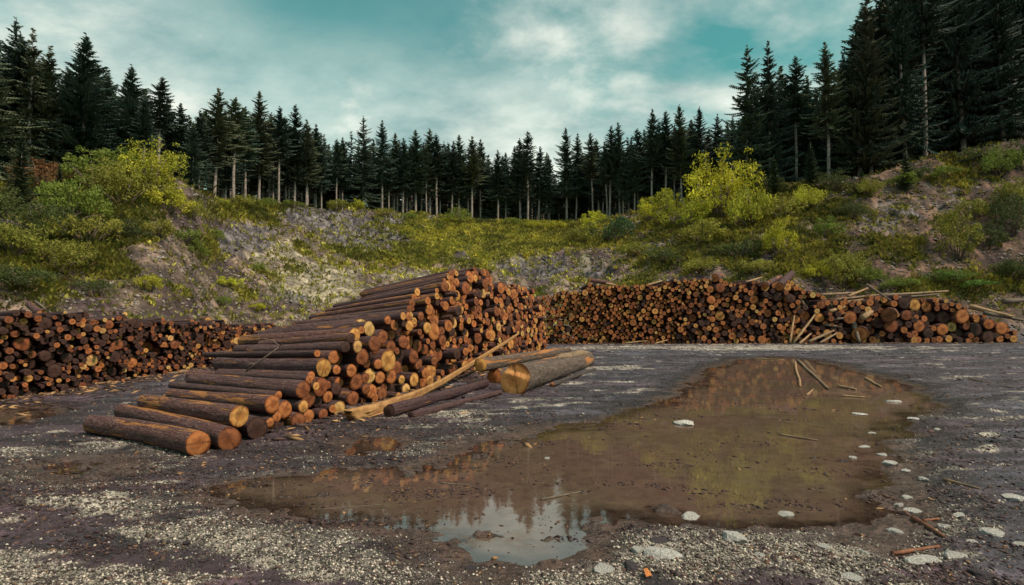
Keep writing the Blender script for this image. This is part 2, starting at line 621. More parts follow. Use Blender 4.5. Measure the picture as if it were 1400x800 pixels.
m_trunk = simple('trunk_bark', (.14, .11, .10), (.42, .35, .31), 3)
m_twig = simple('twig_bark', (.09, .065, .05), (.2, .15, .12), 10)
m_stone = simple('pale_stone', (.42, .37, .34), (.93, .88, .83), 6, .85, 1.0, .06)
m_darkstone = simple('dark_stone', (.03, .022, .028), (.09, .07, .08), 9, .6, .8, .03)
m_splint = simple('split_wood', (.26, .12, .045), (.52, .29, .12), 6, .8, .8, .02)
m_pole = simple('pole_wood', (.12, .085, .065), (.34, .22, .13), 4, .85, .6, .02)
m_palepole = simple('pale_pole_wood', (.20, .115, .065), (.44, .28, .15), 4, .8, .6, .02)
m_redwood = simple('reddish_wood', (.10, .04, .028), (.30, .12, .06), 12, .7, .7, .02)
m_redleaf = simple('dead_leaf', (.35, .11, .03), (.55, .2, .06), 20)
m_bits, t, b = newmat('small_bits')
t.links.new(attr(t, 'col'), b.inputs['Base Color'])
b.inputs['Roughness'].default_value = .8
m_blade, t, b = newmat('ground_cover_leaves')
cc = attr(t, 'col')
t.links.new(cc, b.inputs['Base Color'])
b.inputs['Roughness'].default_value = .75
tr = t.nodes.new('ShaderNodeBsdfTranslucent')
t.links.new(cc, tr.inputs[0])
mx = t.nodes.new('ShaderNodeMixShader')
mx.inputs[0].default_value = .3
t.links.new(b.outputs[0], mx.inputs[1])
t.links.new(tr.outputs[0], mx.inputs[2])
t.links.new(mx.outputs[0], t.nodes['Material Output'].inputs[0])


# ------------------------------------------------------------------ the ground sheet
def gravel_mask(X, Y, px, py, pd):
    zone = np.zeros_like(X)
    for a, b_, sa_, sb_, am in ((110, 675, 200, 40, .75), (330, 735, 210, 50, 1.15), (530, 790, 190, 32, 1.4), (200, 795, 300, 50, .8), (760, 805, 150, 34, 1.25), (1000, 800, 300, 40, .7),
                                (940, 758, 210, 36, 1.25), (1150, 775, 150, 34, .85), (1110, 740, 140, 12, .8), (20, 655, 90, 22, .7), (140, 605, 70, 14, .5),
                                (570, 616, 60, 10, 1.1), (620, 575, 90, 14, .65), (720, 550, 80, 12, .6), (240, 625, 80, 12, .45),
                                (820, 500, 90, 10, .35), (1000, 476, 260, 4, 1.0), (1225, 635, 50, 45, .75), (1290, 735, 90, 60, .8),
                                (430, 640, 90, 14, .35), (1340, 600, 90, 90, .22)):
        zone = np.maximum(zone, am * np.exp(-((px - a) / sa_) ** 2 - ((py - b_) / sb_) ** 2))
    al = X * .97 + Y * .25
    ac = -X * .25 + Y * .97
    streak = fbm(al / 2.2, ac / .42, 5, 101, .6) * .75 + fbm(X / .35, Y / .25, 3, 105) * .35
    g = ss(.40, .70, zone * 1.08 + streak * 1.4 + .05)
    return g * ss(-.12, .14, pd), zone


def build_ground():
    a1 = np.radians(np.linspace(-50, 50, 1101))
    a2 = np.radians(np.linspace(50, 310, 132)[1:-1])
    ang = np.concatenate([a1, a2])
    rad = np.concatenate([np.linspace(.3, 2.4, 8), np.exp(np.linspace(math.log(2.6), math.log(46), 560)),
                          np.exp(np.linspace(math.log(46.15), math.log(112), 230)), np.array([125, 150, 200, 300, 500, 900, 1600.])])
    na, nr_ = len(ang), len(rad)
    A, Rr = np.meshgrid(ang, rad)
    X, Y = (np.sin(A) * Rr).ravel(), (np.cos(A) * Rr).ravel()
    z, s, hm, rock, pd, px, py, th = terrain(X, Y, True)
    V = np.column_stack([X, Y, z])
    V = np.vstack([V, [[0, 0, .02]]])
    i = np.arange(nr_ - 1)[:, None] * na
    j = np.arange(na)[None, :]
    jn = (j + 1) % na
    Q = np.stack([i + j, i + jn, i + na + jn, i + na + j], -1).reshape(-1, 4)[:, ::-1]
    c_ = na * nr_
    T = np.stack([np.full(na, c_), (np.arange(na) + 1) % na, np.arange(na)], 1)[:, ::-1]
    # colours of mud, gravel, road, earth, grass and rock
    n_ = len(X)
    wn = rng.random(n_)
    L = lambda *c: np.array(c)
    colr = np.tile(L(.036, .022, .028), (n_, 1)).astype(float)
    m1 = ss(-.4, .5, fbm(X / 1.6, Y / .8, 4, 111))[:, None]
    colr = colr * (1 - m1) + L(.070, .040, .052) * m1
    rd = np.maximum(ss(560, 500, py) * ss(330, 180, px) * ss(470, 480, py), ss(500, 480, py) * ss(800, 860, px))
    rd = np.maximum(rd, ss(1250, 1380, px) * ss(490, 540, py) * .8) * (Y > 1)
    rd = np.maximum(rd, .55 * ss(600, 720, px) * ss(620, 560, py)) * (.55 + .45 * ss(-.3, .3, fbm(X / 6, Y / .5, 3, 115)))
    rd = rd[:, None]
    colr = colr * (1 - rd) + L(.058, .052, .070) * rd
    st1 = 1.35 * ss(.05, .45, fbm(X / 1.8, Y / .30, 5, 117, .6))[:, None] * (Y > 1)[:, None]
    st2 = ss(.12, .5, fbm(X / .9, Y / .22, 5, 118, .6))[:, None]
    colr = colr * (1 + .75 * st1) * (1 - .68 * st2)
    blue_glint = ss(.1, .5, fbm(X / 2.4, Y / .5, 4, 119, .6))[:, None] * ss(600, 520, py)[:, None]  # bluish glints on the far wet yard, painted into the mud colour
    colr = colr * (1 - .5 * blue_glint) + L(.13, .13, .16) * .5 * blue_glint
    g, zone = gravel_mask(X, Y, px, py, pd)
    grit = ss(.45, .9, wn * .5 + .5 * vnoise(X / .07, Y / .07, 5) + g * .22 + .35 * fbm(X / .5, Y / .3, 4, 127, .65))[:, None]
    gc = L(.52, .445, .375) * grit + L(.075, .052, .054) * (1 - grit)
    g_ = (g * (1 - .2 * (py < 600)))[:, None]
    colr = colr * (1 - g_) + gc * g_
    spk = ((wn > .975) & (pd > 0))[:, None] * .6
    colr = colr * (1 - spk) + L(.28, .23, .19) * spk
    dk = ss(.1, .5, fbm(X / .5, Y / .22, 4, 121))[:, None] * .6
    colr = colr * (1 - dk) + colr * .35 * dk
    # wet margin of the puddle
    wetm = ss(.75, .0, pd + .25 * fbm(X / .4, Y / .25, 3, 163)) * (Y > 1) * (r_ok(X, Y))
    wm = wetm[:, None] * (1 - .75 * ss(700, 745, py)[:, None] * ss(560, 640, px)[:, None])
    colr = colr * (1 - wm * .75) + L(.030, .020, .023) * wm * .75
    sil = (ss(.10, -.10, pd) * (Y > 1) * r_ok(X, Y))[:, None]
    colr = colr * (1 - sil) + L(.085, .050, .040) * sil
    # hillside
    e1 = ss(-.35, .35, fbm(X / 2.4, Y / 2.4, 4, 131))[:, None]
    earth = L(.24, .165, .125) * e1 + L(.090, .052, .056) * (1 - e1)
    e2 = ss(-.1, .35, fbm(X / .7, Y / .9, 4, 133))[:, None]
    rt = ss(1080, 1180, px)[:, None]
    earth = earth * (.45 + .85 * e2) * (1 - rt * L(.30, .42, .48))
    crk = ss(.10, .0, np.abs(fbm(X / .9, Y / .9 + z / .4, 4, 139)))[:, None]
    earth = earth * (1 - .55 * crk)
    sand = np.zeros(n_)
    for a, b_, sa_, sb_, am in ((430, 385, 70, 34, 1.2), (385, 345, 55, 28, .8), (520, 350, 60, 20, .45), (470, 330, 40, 14, .4), (640, 340, 40, 16, .5), (800, 365, 8, 16, 1.2),
                                (700, 350, 50, 12, .6), (330, 400, 50, 24, .5), (550, 375, 60, 12, .7), (1200, 290, 50, 50, .35)):
        sand = np.maximum(sand, am * np.exp(-((px - a) / sa_) ** 2 - ((py - b_) / sb_) ** 2))
    sm = ss(.3, .75, sand + fbm(X / 1.5, Y / 1.5, 4, 135) * .35)[:, None]
    earth = earth * (1 - sm) + L(.36, .30, .22) * (.55 + .6 * e2) * sm
    gz = np.zeros(n_)
    for a, b_, sa_, sb_, am in ((560, 335, 110, 30, .9), (640, 310, 160, 16, .9), (480, 350, 70, 20, .55), (780, 320, 80, 22, .9), (60, 330, 120, 80, .8), (160, 280, 90, 70, .8),
                                (1000, 330, 130, 50, .7), (1100, 290, 110, 40, .7), (1150, 350, 80, 30, .7), (1300, 385, 90, 16, .9), (1340, 240, 100, 30, .35), (240, 400, 60, 24, .5),
                                (330, 290, 60, 10, .8), (280, 340, 30, 30, .6), (700, 335, 60, 22, .6), (880, 360, 80, 30, .5)):
        gz = np.maximum(gz, am * np.exp(-((px - a) / sa_) ** 2 - ((py - b_) / sb_) ** 2))
    gm = ss(.26, .62, gz + .06 + fbm(X / 2.1, Y / 2.1, 5, 141) * .75) * (1 - rock * .85) * (1 - .5 * sm[:, 0])
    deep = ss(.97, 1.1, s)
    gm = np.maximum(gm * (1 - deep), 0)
    gv = ss(-.35, .35, fbm(X / 1.9, Y / 1.9, 5, 145, .65))[:, None]
    sunlit_mid = (1.55 * np.exp(-((px - 620) / 280) ** 2))[:, None]  # sunlit middle of the slope, brightened in the grass colour itself
    gcol = (L(.22, .195, .048) * gv + L(.07, .068, .026) * (1 - gv)) * (.75 + .9 * sunlit_mid)
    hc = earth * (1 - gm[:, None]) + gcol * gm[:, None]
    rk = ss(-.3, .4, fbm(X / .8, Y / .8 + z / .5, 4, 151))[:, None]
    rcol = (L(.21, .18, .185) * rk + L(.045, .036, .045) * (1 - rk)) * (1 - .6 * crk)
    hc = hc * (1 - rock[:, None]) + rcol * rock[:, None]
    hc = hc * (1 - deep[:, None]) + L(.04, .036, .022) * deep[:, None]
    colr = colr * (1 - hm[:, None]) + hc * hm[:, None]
    wet = np.clip(wetm * .9 + rd[:, 0] * .45 + .9 * ss(.0, .4, fbm(X / 1.4, Y / .4, 5, 161, .6)), 0, 1) * (1 - hm) * (1 - g * .7)
    colr = np.vstack([colr, [[.05, .04, .04]]])
    wet = np.append(wet, 0)
    me = mesh_np('ground', V, Q, T, [m_ground], True, None, {'col': ('C', colr), 'wet': ('F', wet)})
    obj('ground', me, kind='structure')
    return gm, X, Y, z, hm, s


def r_ok(X, Y):
    return (np.hypot(X, Y) < 45).astype(float)


gm_, gX, gY, gZ_, ghm, gs_ = build_ground()

# puddle water : one level sheet trimmed to the neighbourhood of the hollows
WZ = -0.022
STP = .06
gx, gy = np.arange(-14, 22, STP), np.arange(2.4, 32, STP)
GXX, GYY = np.meshgrid(gx, gy)
zt_, s_, hm_, rk_, pd_, *_r = terrain(GXX.ravel(), GYY.ravel(), True)
dpt = WZ - zt_
keepv = ((pd_ < 1.0) & (dpt > -.04)).reshape(GXX.shape)
kc = keepv[:-1, :-1] | keepv[1:, :-1] | keepv[:-1, 1:] | keepv[1:, 1:]
ii, jj = np.nonzero(kc)
nxg = len(gx)
Qw = np.stack([ii * nxg + jj, ii * nxg + jj + 1, (ii + 1) * nxg + jj + 1, (ii + 1) * nxg + jj], 1)
used, inv = np.unique(Qw.ravel(), return_inverse=True)
Vw = np.column_stack([GXX.ravel()[used], GYY.ravel()[used], np.full(len(used), WZ)])
obj('puddle', mesh_np('puddle', Vw, inv.reshape(-1, 4), None, [m_water], True, None, {'depth': ('F', dpt[used])}), kind='structure')


# ------------------------------------------------------------------ logs
def log_arrays(seed, seg=14, rings=6, wob=.05, taper=.88):
    """unit log along x from -.5 (far end) to .5 (near end), radius 1"""
    g = np.random.default_rng(seed)
    xs = np.linspace(-.5, .5, rings + 1)
    a = np.linspace(0, 2 * np.pi, seg, endpoint=False)
    ph = g.random(3) * 6.28
    ecc = 1 + .05 * np.cos(2 * a + ph[0]) + .025 * np.cos(3 * a + ph[1])
    V = []
    bend = (g.random(2) - .5) * .9
    for k, x in enumerate(xs):
        tp = taper + (1 - taper) * (x + .5)
        rr_ = tp * ecc * (1 + (g.random(seg) - .5) * wob)
        cy_, cz_ = bend * (.25 - x * x)
        V.append(np.column_stack([np.full(seg, x), rr_ * np.cos(a) + cy_, rr_ * np.sin(a) + cz_]))
    V = np.vstack(V)
    i = np.arange(rings)[:, None] * seg
    j = np.arange(seg)[None, :]
    jn = (j + 1) % seg
    Q = np.stack([i + j, i + seg + j, i + seg + jn, i + jn], -1).reshape(-1, 4)[:, ::-1]
    # caps
    def cap(ring, x, flip, dome):
        c_ = V[ring * seg:(ring + 1) * seg]
        inner = c_.copy()
        ctr = c_.mean(0)
        inner = ctr + (c_ - ctr) * .93
        inner[:, 0] = x + dome
        vv = np.vstack([c_, inner, [[x + dome, ctr[1], ctr[2]]]])
        jj = np.arange(seg)
        q = np.stack([jj, (jj + 1) % seg, seg + (jj + 1) % seg, seg + jj], 1)
        t_ = np.stack([seg + jj, seg + (jj + 1) % seg, np.full(seg, 2 * seg)], 1)
        if flip:
            q, t_ = q[:, ::-1], t_[:, ::-1]
        lc = np.column_stack([np.zeros(len(vv)), (vv[:, 1] - ctr[1]), (vv[:, 2] - ctr[2])])
        return vv, q, t_, lc
    near = cap(rings, .5, False, .0015)
    far_ = cap(0, -.5, True, -.0015)
    return V, Q, near, far_


NV = 8
LOGV = [log_arrays(100 + k, 20, 10, .085) for k in range(NV)]
body_me, end_me = [], []
for k, (V, Q, near, far_) in enumerate(LOGV):
    nV = len(V)
    VV = np.vstack([V, far_[0]])
    QQ = np.vstack([Q, far_[1] + nV])
    TT = far_[2] + nV
    lc = np.vstack([V * np.array([3.2, .15, .15]), far_[3]])
    mi = np.concatenate([np.zeros(len(Q)), np.ones(len(far_[1])), np.ones(len(TT))])
    sm = np.concatenate([np.ones(len(Q), bool), np.zeros(len(far_[1]) + len(TT), bool)])
    body_me.append(mesh_np('log', VV, QQ, TT, [m_bark, m_end], sm, mi, {'lc': ('V', lc)}))
    end_me.append(mesh_np('cut_end', near[0], near[1], near[2], [m_end], False, None, {'lc': ('V', near[3])}))


def basis(d):
    d = np.asarray(d, float)
    d = d / np.linalg.norm(d)
    up = np.array([0, 0, 1.0])
    y = np.cross(up, d)
    y /= np.linalg.norm(y)
    z = np.cross(d, y)
    return np.column_stack([d, y, z])


ENDC = {'bright amber': (.50, .24, .07), 'orange': (.37, .130, .042), 'rust-brown': (.21, .068, .026), 'pale yellow': (.52, .31, .11), 'dark brown': (.060, .026, .020)}
ENDK = list(ENDC)


def put_log(near, far_, r, colr, label, group=None, var=None, roll=None):
    near, far_ = np.asarray(near, float), np.asarray(far_, float)
    L = np.linalg.norm(near - far_)
    B = basis(near - far_)
    a = random.random() * 6.28 if roll is None else roll
    Rx = np.array([[1, 0, 0], [0, math.cos(a), -math.sin(a)], [0, math.sin(a), math.cos(a)]])
    M = B @ Rx @ np.diag([L, r, r])
    k = random.randrange(NV) if var is None else var
    o = obj('log', body_me[k], label=label, cat='log', group=group, color=colr)
    m4 = Matrix.Identity(4)
    c_ = (near + far_) / 2
    for i in range(3):
        for j in range(3):
            m4[i][j] = M[i, j]
        m4[i][3] = c_[i]
    o.matrix_world = m4
    if group == 'logs lying loose in front of the tall stack' and near[0] > -1.2:
        o.material_slots[0].link = 'OBJECT'
        o.material_slots[0].material = m_bark_g
    e = bpy.data.objects.new('cut_end', end_me[k])
    e.parent = o
    e.color = (*colr, 1)
    col.objects.link(e)
    return o


def jit(c, s=.12):
    v = 1 + (random.random() - .5) * 2 * s
    return tuple(max(.01, x * v * (1 + (random.random() - .5) * s * .6)) for x in c)


def pack(t0, t1, prof, rfun, seed, nmax=5000, win=.9):
    """drop circles one after another into the lowest hollow under a height profile"""
    g = np.random.default_rng(seed)
    C = np.zeros((0, 3))
    fails = 0
    while len(C) < nmax and fails < 160:
        tc_ = t0 + g.random() * (t1 - t0)
        r = rfun(tc_, g)
        lo, hi = max(t0 + r * .2, tc_ - win), min(t1 - r * .2, tc_ + win)
        ts = np.linspace(lo, hi, 64)
        zf = np.full(len(ts), r)
        if len(C):
            m = (C[:, 0] > lo - 1) & (C[:, 0] < hi + 1)
            c_ = C[m]
            if len(c_):
                dt = ts[:, None] - c_[None, :, 0]
                rr_ = (r + c_[None, :, 2])
                q = rr_ ** 2 - dt ** 2
                hgt = np.where(q > 0, c_[None, :, 1] + np.sqrt(np.maximum(q, 0)), 0)
                zf = np.maximum(zf, hgt.max(1))
        lim = prof(ts)
        sc = zf + g.random(len(ts)) * .02
        sc = np.where(zf + r > lim, 1e9, sc)
        i = int(np.argmin(sc))
        if sc[i] > 1e8:
            fails += 1
            continue
        fails = max(0, fails - 3)
        C = np.vstack([C, [[ts[i], zf[i], r]]])
    return C


RECS = []   # near end, far end, radius, colour key, colour, pile name, layer, order


def add_pile(name, P0, axis, prof, t0, t1, off, rfun, length, seed, drop, colfun, ragged=.12):
    """P0 origin of t; logs lie along 'axis' (pointing away from the cut face); 'off(t)' shifts the face along the axis"""
    ax = np.array([axis[0], axis[1], 0.0])
    ax /= np.linalg.norm(ax)
    pp = np.array([-ax[1], ax[0], 0.0])
    if pp[1] < 0 or (abs(pp[1]) < .3 and pp[0] < 0):
        pp = -pp
    C = pack(t0, t1, prof, rfun, seed)
    g = np.random.default_rng(seed + 1)
    # layer: how many logs lie under it
    order = np.argsort(C[:, 1])
    layer = np.ones(len(C), int)
    for i in order:
        below = [j for j in range(len(C)) if C[j, 1] < C[i, 1] - .3 * C[i, 2] and abs(C[j, 0] - C[i, 0]) < (C[j, 2] + C[i, 2]) * .95 and
                 math.hypot(C[j, 0] - C[i, 0], C[j, 1] - C[i, 1]) < (C[j, 2] + C[i, 2]) * 1.12]
        if below:
            layer[i] = 1 + max(layer[j] for j in below)
    rank = {}
    for la in set(layer):
        idx = [i for i in range(len(C)) if layer[i] == la]
        idx.sort(key=lambda i: C[i, 0])
        for n_, i in enumerate(idx):
            rank[i] = n_ + 1
    for i, (t_, z_, r_) in enumerate(C):
        o_ = off(t_) + g.normal() * ragged + (g.random() < .22) * (.10 + .40 * g.random())
        near = P0 + pp * t_ + ax * o_ + np.array([0, 0, z_ - .015])
        L = length * (1 + g.normal() * (.09 if name == 'tall middle stack' else .05))
        ang = g.normal() * {'tall middle stack': .034, 'long right stack': .04}.get(name, .02)
        a2 = np.array([ax[0] * math.cos(ang) - ax[1] * math.sin(ang), ax[0] * math.sin(ang) + ax[1] * math.cos(ang), 0])
        fz = r_ + (z_ - r_) * (1 - drop) - .01
        far_ = near + a2 * L
        far_[2] = fz
        ck = colfun(t_, z_, r_, g)
        RECS.append([near, far_, r_ * (.88 + .10 * g.random()), ck, None, name, int(layer[i]), rank[i]])


def pick(g, w_):
    w_ = np.maximum(np.array(w_, float), .01)
    return ENDK[g.choice(5, p=w_ / w_.sum())]


# tall central stack
Pa, Pb = GZ(352, 600), GZ(745, 478)
AX = np.array([-.83, .56, 0]) / np.linalg.norm([-.83, .56])
PP = np.array([.56, .83, 0]) / np.linalg.norm([.56, .83])
dface = Pb - Pa
tl = dface @ PP
ol = dface @ AX


def face_t(px, py):
    """t, z of the point of the cut face seen at a pixel"""
    d = ray(px, py)
    nrm = np.array([dface[1], -dface[0], 0])
    k = (Pa @ nrm) / (d @ nrm)
    p = d * k + np.array([0, 0, CAMH])
    return (p - Pa)[:2] @ PP[:2], p[2]


pts = [face_t(*q) for q in [(352, 572), (372, 560), (392, 538), (415, 514), (436, 500), (446, 482), (478, 452), (508, 436), (545, 422), (575, 404), (600, 384), (615, 372),
                            (642, 363), (668, 366), (682, 384), (722, 390), (735, 408), (744, 420)]]
pt = np.array([p[0] for p in pts])
pz = np.array([p[1] for p in pts])
prof_main = lambda t_: np.interp(t_, pt, pz) + .02 * np.sin(t_ * 9)


def col_main(t_, z_, r_, g):
    up = z_ / 3.0
    return pick(g, [.18, .45, .36, .06, .16])


def r_main(t_, g):
    u = g.random()
    if u < .05:
        return .19 + g.random() * .05
    if u < .45:
        return .125 + g.random() * .04
    return .070 + g.random() * .05


add_pile('tall middle stack', Pa, AX, prof_main, .15, tl, lambda t_: ol * t_ / tl, r_main, 3.2, 11, .16, col_main, .13)

# low left stack
La, Lb = GZ(-120, 568), GZ(375, 488)
AXL = np.array([-.80, .60, 0])
PPL = np.array([.60, .80, 0])
dL = Lb - La
tll, oll = dL @ PPL, dL @ AXL


def face_l(px, py):
    d = ray(px, py)
    nrm = np.array([dL[1], -dL[0], 0])
    k = (La @ nrm) / (d @ nrm)
    p = d * k + np.array([0, 0, CAMH])
    return (p - La)[:2] @ PPL[:2], p[2]


ptl = [face_l(*q) for q in [(-110, 425), (0, 430), (55, 424), (110, 428), (180, 434), (250, 438), (300, 440), (345, 446), (382, 440)]]
tL, zL = np.array([p[0] for p in ptl]), np.array([p[1] for p in ptl])


def r_left(t_, g):
    u = g.random()
    return .115 + g.random() * .04 if u < .04 else (.060 + g.random() * .03 if u < .45 else .036 + g.random() * .026)


add_pile('low left stack', La, AXL, lambda t_: np.interp(t_, tL, zL) + .06 * np.sin(t_ * 5) + .04 * np.sin(t_ * 13), 0, tll, lambda t_: oll * t_ / tll, r_left, 2.6, 23, .04,
         lambda t_, z_, r_, g: pick(g, [.06 + .14 * t_ / tll, .20, .40, .02 + .12 * t_ / tll, .95 - .5 * t_ / tll]), .10)

# long right stack
Ra, Rb = GZ(738, 471), GZ(1392, 468.5)
AXR = np.array([.06, 1.0, 0]) / np.linalg.norm([.06, 1.0])
PPR = np.array([1.0, -.06, 0]) / np.linalg.norm([1.0, .06])
dR = Rb - Ra
tlr, olr = dR @ PPR, dR @ AXR


def face_r(px, py):
    d = ray(px, py)
    nrm = np.array([dR[1], -dR[0], 0])
    k = (Ra @ nrm) / (d @ nrm)
    p = d * k + np.array([0, 0, CAMH])
    return (p - Ra)[:2] @ PPR[:2], p[2]


ptr = [face_r(*q) for q in [(738, 404), (760, 399), (800, 396), (806, 386), (850, 389), (905, 387), (918, 381), (975, 380), (1000, 384), (1060, 383), (1086, 384),
                            (1098, 394), (1118, 400), (1130, 408), (1185, 410), (1200, 400), (1250, 404), (1290, 404), (1310, 416), (1340, 429), (1372, 440), (1392, 452)]]
tR, zR = np.array([p[0] for p in ptr]), np.array([p[1] for p in ptr])
tx = lambda px: face_r(px, 440)[0]


def r_right(t_, g):
    u = g.random()
    if t_ > tx(1180):
        return .32 + g.random() * .14 if u < .25 else .15 + g.random() * .12
    if t_ > tx(960):
        return .24 + g.random() * .10 if u < .12 else .10 + g.random() * .11
    return .16 + g.random() * .06 if u < .08 else .075 + g.random() * .07


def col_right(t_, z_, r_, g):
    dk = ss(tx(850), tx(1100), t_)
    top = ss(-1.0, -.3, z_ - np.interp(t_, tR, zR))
    return pick(g, [.16 + .35 * top * (1 - dk), .62 + .5 * top, .36, .05, (.14 + .8 * dk) * (1 - .8 * top)])  # dark ends likelier low in the stack and towards its right


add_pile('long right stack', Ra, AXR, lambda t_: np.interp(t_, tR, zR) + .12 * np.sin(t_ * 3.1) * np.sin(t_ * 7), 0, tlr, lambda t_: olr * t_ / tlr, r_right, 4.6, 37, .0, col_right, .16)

# the largest in view become logs of their own, the rest of the three stacks one mass
EXPL = 22
for r_ in RECS:
    near = r_[0]
    px_, py_ = proj(near[0], near[1], near[2])
    vis = -60 < px_ < 1440
    hid = (r_[5] == 'low left stack' and px_ > 330) or (r_[5] == 'long right stack' and px_ < 745)
    r_.append((r_[2] / max(near[1], 1) if vis and not hid else 0))
RECS.sort(key=lambda q: -q[8])
NIND = 300 - EXPL - 6
sizes = lambda r: 'thick' if r > .19 else ('slender' if r < .115 else 'middling')
ENDN = {'tall middle stack': ('near end', 'logs of the tall middle stack'), 'low left stack': ('near end', 'logs of the low left stack'),
        'long right stack': ('left end', 'logs of the long right stack')}
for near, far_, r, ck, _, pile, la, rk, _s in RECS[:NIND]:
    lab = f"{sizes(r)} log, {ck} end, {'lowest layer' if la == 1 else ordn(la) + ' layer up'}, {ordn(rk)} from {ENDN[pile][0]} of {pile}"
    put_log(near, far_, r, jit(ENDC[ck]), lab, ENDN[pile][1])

LOW = [log_arrays(300 + k, 11, 2, .07) for k in range(6)]
BV, BQ, BT, BM, BLC, BRN, BEC, BSM = [], [], [], [], [], [], [], []
off_v = 0
QM, TM = [], []
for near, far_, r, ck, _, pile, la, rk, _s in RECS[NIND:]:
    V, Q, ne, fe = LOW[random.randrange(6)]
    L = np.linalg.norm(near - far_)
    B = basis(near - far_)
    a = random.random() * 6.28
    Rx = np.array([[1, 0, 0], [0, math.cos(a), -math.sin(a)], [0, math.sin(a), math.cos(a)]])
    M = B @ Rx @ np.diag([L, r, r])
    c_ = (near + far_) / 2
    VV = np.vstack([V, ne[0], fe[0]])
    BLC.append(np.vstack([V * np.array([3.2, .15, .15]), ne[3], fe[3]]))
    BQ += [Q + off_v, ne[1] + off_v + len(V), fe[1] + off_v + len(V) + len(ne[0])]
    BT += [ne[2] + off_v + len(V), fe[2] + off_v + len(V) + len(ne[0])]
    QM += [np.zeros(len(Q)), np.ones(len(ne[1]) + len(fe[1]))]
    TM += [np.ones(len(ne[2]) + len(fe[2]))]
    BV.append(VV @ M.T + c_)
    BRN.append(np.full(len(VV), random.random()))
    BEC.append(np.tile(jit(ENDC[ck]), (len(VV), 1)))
    off_v += len(VV)
qm, tm = np.concatenate(QM), np.concatenate(TM)
me = mesh_np('stacked_logs', np.vstack(BV), np.vstack(BQ), np.vstack(BT), [m_bark_s, m_end_s], np.concatenate([qm, tm]) == 0, np.concatenate([qm, tm]),
             {'lc': ('V', np.vstack(BLC)), 'rnd': ('F', np.concatenate(BRN)), 'ecol': ('C', np.vstack(BEC))})
obj('stacked_logs', me, label='small and distant logs with round cut ends, packed in the three long stacks', cat='log stack', kind='stuff')
print('logs', len(RECS), {k: sum(q[5] == k for q in RECS) for k in ENDN}, 'indiv', {k: sum(q[5] == k for q in RECS[:NIND]) for k in ENDN})


# loose logs lying in front
def ground_log(n, f, r, ck, label, zn=None, zf=None, **kw):
    zn = r if zn is None else zn
    zf = r * .88 if zf is None else zf
    return put_log(GZ(n[0], n[1], zn), GZ(f[0], f[1], zf), r, jit(ENDC[ck], .04), label, kw.get('group'), kw.get('var'))


ground_log((271, 606), (128, 580), .148, 'orange', 'frontmost log of all, purple-brown bark, lying on the mud before the tall stack', var=0)
ground_log((314, 600), (168, 563), .145, 'rust-brown', 'second nearest log, peeled streaks along its top, beside the frontmost log')
ground_log((327, 569), (198, 549), .130, 'bright amber', 'log with bright round end resting across the two frontmost logs', .385, .33)
ground_log((352, 585), (215, 560), .150, 'dark brown', 'dark log end wedged under the log with the bright round end')
ground_log((388, 571), (265, 548), .150, 'rust-brown', 'thick log at the foot of the stack beside the dark wedged log')
ground_log((372, 553), (235, 541), .120, 'orange', 'orange peeled log lying second layer up at the near end of the tall stack', .42, .36)
# bigger loose ones right of the stack
LB = 'logs lying loose in front of the tall stack'
ground_log((657, 499), (768, 480), .158, 'bright amber', 'grey barked log with amber end, hindmost of the loose logs beside the splintered strip', .54, .44, group=LB)
ground_log((676, 515), (768, 493), .20, 'orange', 'loose log with round orange end, between the grey barked log and the notched butt', .195, .16, group=LB)
ground_log((578 - 46, 562), (664, 524), .105, 'dark brown', 'long dark log with black end lying behind the thin split log', .12, .10, group=LB)
ground_log((562, 568), (684, 536), .060, 'dark brown', 'thin split log lying on the mud in front of the long dark log', group=LB)
ground_log((755, 526), (813, 505), .055, 'orange', 'short thin grey log on the mud right of the notched butt', group=LB)
ground_log((738, 487), (778, 478), .12, 'rust-brown', 'short log half hidden behind the grey barked log', .12, .10, group=LB)


